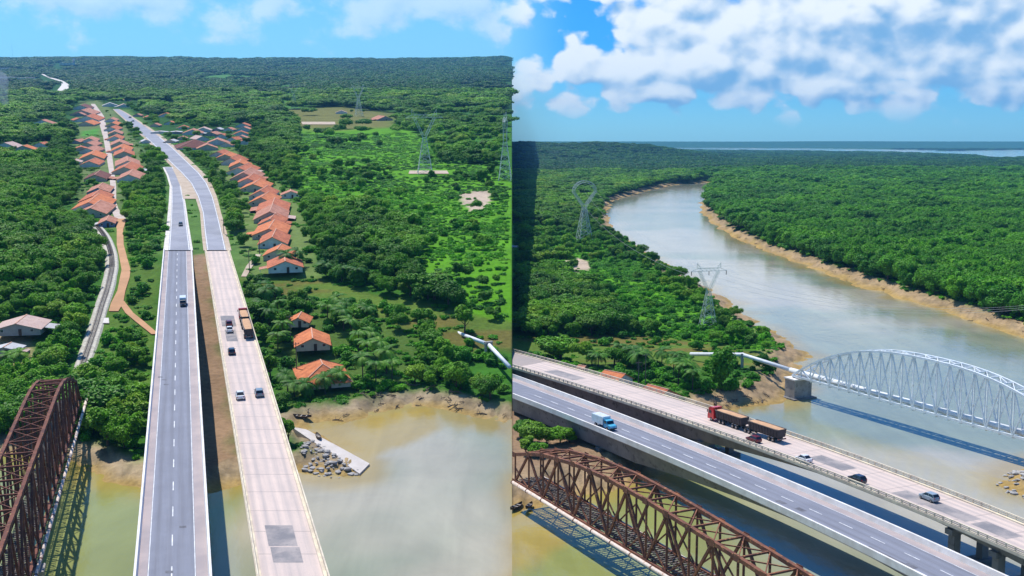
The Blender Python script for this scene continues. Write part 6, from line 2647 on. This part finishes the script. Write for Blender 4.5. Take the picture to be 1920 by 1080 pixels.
def plant_right():
    left = False
    gz = lambda X, Y: gbase(left, X, Y)
    X, Y = jitter_grid(left, 150, 2400, lambda z: max(5.0, z * 0.0072))
    d = wet(left, X, Y)
    ok = (np.abs(X) > 4.5) & (d > 10.5)
    ok &= bridge_clear(left, X, Y) > 4
    ok &= bridge_clear(left, X, Y + 5) > 1
    ok &= keep_clear(left, X, Y, 4.0, 4.5)
    dens = np.ones(X.shape)
    cl = fbm(X / 38, Y / 38, 3, 5)
    for key, v in (('marsh', 0.015), ('marsh2', 0.14), ('brown', 0.0), ('sandpatch', 0), ('palmyard', 0.03), ('underbridge', 0), ('isle', 0)):
        dens = np.where(inzone(left, key, X, Y), v, dens)
    dens = np.where((inzone(left, 'marsh', X, Y)) & (cl > 0.60), 0.25, dens)
    west = poly(False, [(1000, 460), (1130, 395), (1150, 428), (1268, 508), (1400, 590), (1490, 655), (1440, 690), (1300, 700), (961, 700), (900, 500)])
    inw = sdist(X, Y, west) < 0
    wedge = poly(False, [(1440, 655), (1480, 640), (1500, 690), (1470, 735), (1410, 725), (1390, 690), (1420, 680)])
    dens = np.where(sdist(X, Y, wedge) < 0, 0.85, dens)
    # belt of shrubs along the west shore
    dens = np.where(inw & (d < 24) & (Y > 330), 0.4, dens)
    ok &= RS.uniform(0, 1, X.shape) < dens
    ok &= ~hides_house(left, X, Y, 9.5)
    bushes_left = poly(False, [(900, 760), (1080, 790), (1100, 830), (1000, 850), (900, 850)])
    X, Y, d, inw = X[ok], Y[ok], d[ok], inw[ok]
    sp = np.maximum(5.0, Y * 0.0072)
    s = sp / 5.0 * np.clip(np.exp(RS.normal(0.03, 0.26, len(X))), 0.6, 1.8)
    s = np.where(inw & (d < 60), s * 0.6, s)
    s = np.where(sdist(X, Y, wedge) < 0, np.minimum(s, RS.uniform(0.35, 0.6, len(X))), s)
    east = (X / Y > 0.165) & (sdist(X, Y, RWATER) > 0) & ~inw
    sz = np.minimum(s, 1.0 + 0.2 * (s - 1)) * RS.uniform(0.85, 1.18, len(X)) * np.where(east, 1.25, 1.0)
    Z = gz(X, Y) - 0.2
    px = 960 + X / Y * F
    vis = (px > 964) & (px < 1940)
    idx = [i for i in np.argsort(Y / s) if vis[i]]
    ind = idx[:125]
    rest = np.setdiff1d(np.arange(len(X)), ind)
    for i in ind:
        me = R.choice(MANG if east[i] else TREES)
        if east[i]:
            third = 'left part' if px[i] < 1500 else 'middle part' if px[i] < 1720 else 'right part'
            lab = f'{tree_words(me, s[i], 0.85, 1.2)}mangrove tree fronting the far bank, {third}'
        else:
            lab = f'{tree_words(me, s[i], 0.7, 1.05)}broadleaf tree {where_right(px[i], row_of(False, X[i], Y[i], Z[i]))}'
        grp = lab
        one_tree(False, X[i], Y[i], Z[i], s[i], sz[i], me, lab, 'tree', grp, 'mangrove_tree' if east[i] else 'broadleaf_tree')
    e_ = rest[east[rest]]
    w_ = rest[~east[rest]]
    scatter('mangrove_forest', 'dense mangrove forest covering the far side of the river bend', MANG, X[e_], Y[e_], Z[e_], s[e_], sz[e_], left)
    scatter('woodland', 'dark woodland on the near side of the river bend, right half of picture', TREES, X[w_], Y[w_], Z[w_], s[w_], sz[w_], left)
    X, Y = jitter_grid(left, 2400, 10500, lambda z: z * 0.0100)
    d = wet(left, X, Y)
    ok = (d > 20) & (X > 14)
    X, Y = X[ok], Y[ok]
    s = Y * 0.0100 / 14 * RS.uniform(0.8, 1.25, len(X))
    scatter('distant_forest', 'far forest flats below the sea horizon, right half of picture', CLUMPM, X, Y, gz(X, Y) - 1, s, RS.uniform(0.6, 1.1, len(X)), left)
    X, Y = jitter_grid(left, 160, 900, lambda z: max(3.2, z * 0.006))
    ok = keep_clear(left, X, Y, 1.4, 2.6)
    dens = np.full(X.shape, 0.35)
    cl = fbm(X / 12, Y / 12, 3, 25)
    for key, v in (('marsh', 0.16), ('marsh2', 0.25), ('brown', 0.06), ('sandpatch', 0.03), ('palmyard', 0.35), ('underbridge', 0.0), ('isle', 0.4)):
        dens = np.where(inzone(left, key, X, Y), v, dens)
    dens *= np.where(cl > 0.52, 1.9, 0.35)
    ok &= RS.uniform(0, 1, X.shape) < dens
    X, Y = X[ok], Y[ok]
    s = np.maximum(3.2, Y * 0.006) / 3.2 * RS.uniform(0.6, 1.4, len(X))
    Z = gz(X, Y) - 0.1
    px = 960 + X / Y * F
    order = [i for i in np.argsort(Y / s) if 963 < px[i] < 1930][:130]
    rest = np.setdiff1d(np.arange(len(X)), order)
    for i in order:
        lab = f'{"small " if s[i] < 0.8 else "big " if s[i] > 1.2 else ""}leafy bush {where_right(px[i], row_of(False, X[i], Y[i], Z[i]))}'
        o = link('bush', R.choice(BUSH), None, TM(False, (X[i], Y[i], Z[i]), R.uniform(0, 6), (s[i], s[i], s[i] * R.uniform(.8, 1.2))))
        tag(o, lab, 'bush', lab)
    scatter('undergrowth', 'scattered bushes over the green bank, right half of picture', BUSH, X[rest], Y[rest], Z[rest], s[rest], s[rest] * RS.uniform(0.7, 1.2, len(rest)), left)
    X, Y = jitter_grid(left, 200, 1100, lambda z: max(2.3, z * 0.0045))
    ok = keep_clear(left, X, Y, 0.3, 2.0)
    dens = np.full(X.shape, 0.2)
    for key, v in (('marsh', 0.8), ('marsh2', 0.7), ('brown', 0.15), ('sandpatch', 0.02), ('palmyard', 0.5), ('underbridge', 0.0)):
        dens = np.where(inzone(left, key, X, Y), v, dens)
    ok &= RS.uniform(0, 1, X.shape) < dens * np.where(fbm(X / 20, Y / 20, 3, 44) > 0.47, 1.2, 0.5)
    X, Y = X[ok], Y[ok]
    s = np.maximum(2.3, Y * 0.0045) / 2.3 * RS.uniform(0.5, 1.2, len(X))
    scatter('marsh_growth', 'low bright green growth covering the bank marsh, right half of picture', TUFT, X, Y, gz(X, Y) - 0.05, s, RS.uniform(0.5, 1.2, len(X)), left)
    # trees beside the near bridge at the seam
    for x, y, s in ((975, 800, 0.8), (998, 815, 0.9), (1025, 818, 0.8), (1050, 815, 0.75), (1068, 812, 0.55), (985, 835, 0.7), (1010, 840, 0.6)):
        p = gpt(False, x, y + 18)
        one_tree(False, p.x, p.y, p.z - 0.5, s, s * 0.8, R.choice(TREES), 'leafy tree crowding the near edge of the asphalt bridge, right half of picture', 'tree', 'trees beside the asphalt bridge', 'broadleaf_tree')
    for x, y, h in ((1160, 668, 5), (1186, 682, 6), (1194, 692, 6), (1204, 690, 6), (1178, 672, 5), (1200, 680, 5), (1262, 700, 7), (1272, 712, 7), (1284, 720, 7), (1275, 700, 7), (1298, 726, 6), (1240, 684, 6), (1110, 676, 4), (1122, 680, 4), (1292, 708, 6)):
        make_palm(False, x, y + 8, h, 'coconut palm beside the orange roofs beyond the bridge, right half of picture', 'palms beyond the bridge')


plant_left()
plant_right()

# ------------------------------------------------------------------ the air


def make_haze():
    mb = MB()
    mb.box((2400, 7650, 307), (15400, 16300, 640))
    m = bpy.data.materials.new('blue_air')
    m.use_nodes = True
    nt = m.node_tree
    nt.nodes.clear()
    out = nd(nt, 'ShaderNodeOutputMaterial')
    v = nd(nt, 'ShaderNodeVolumePrincipled')
    v.inputs['Color'].default_value = (0.20, 0.59, 1.0, 1)
    v.inputs['Density'].default_value = 0.00005
    nt.links.new(v.outputs[0], out.inputs['Volume'])
    o = mb.build('haze', m)
    o['kind'] = 'stuff'
    o['label'] = 'thin blue air over the whole country'


make_haze()


def make_smoke():
    """bluish smoke of a fire among the trees at the left edge"""
    p = gpt(True, 16, 212)
    s = p.y / F
    mb = MB()
    rings = []
    n = 12
    for i in range(9):
        u = i / 8
        c = Vector((p.x - s * (2 + 14 * u), p.y + 4 * u, p.z + s * 78 * u))
        r = s * (3.5 + 13 * u ** 0.8) * (1 if i < 8 else 0.4)
        rings.append([c + Vector((math.cos(2 * math.pi * k / n) * r * R.uniform(.75, 1.2), math.sin(2 * math.pi * k / n) * r * R.uniform(.75, 1.2), R.uniform(-2, 2))) for k in range(n)])
    mb.loft(rings)
    m = bpy.data.materials.new('pale_smoke')
    m.use_nodes = True
    nt = m.node_tree
    nt.nodes.clear()
    out = nd(nt, 'ShaderNodeOutputMaterial')
    v = nd(nt, 'ShaderNodeVolumePrincipled')
    v.inputs['Color'].default_value = (0.75, 0.86, 0.98, 1)
    v.inputs['Density'].default_value = 0.03
    nt.links.new(v.outputs[0], out.inputs['Volume'])
    o = mb.build('smoke', m, None, TL)
    tag(o, 'bluish smoke rising among trees at the left edge', None, None, 'stuff')


make_smoke()
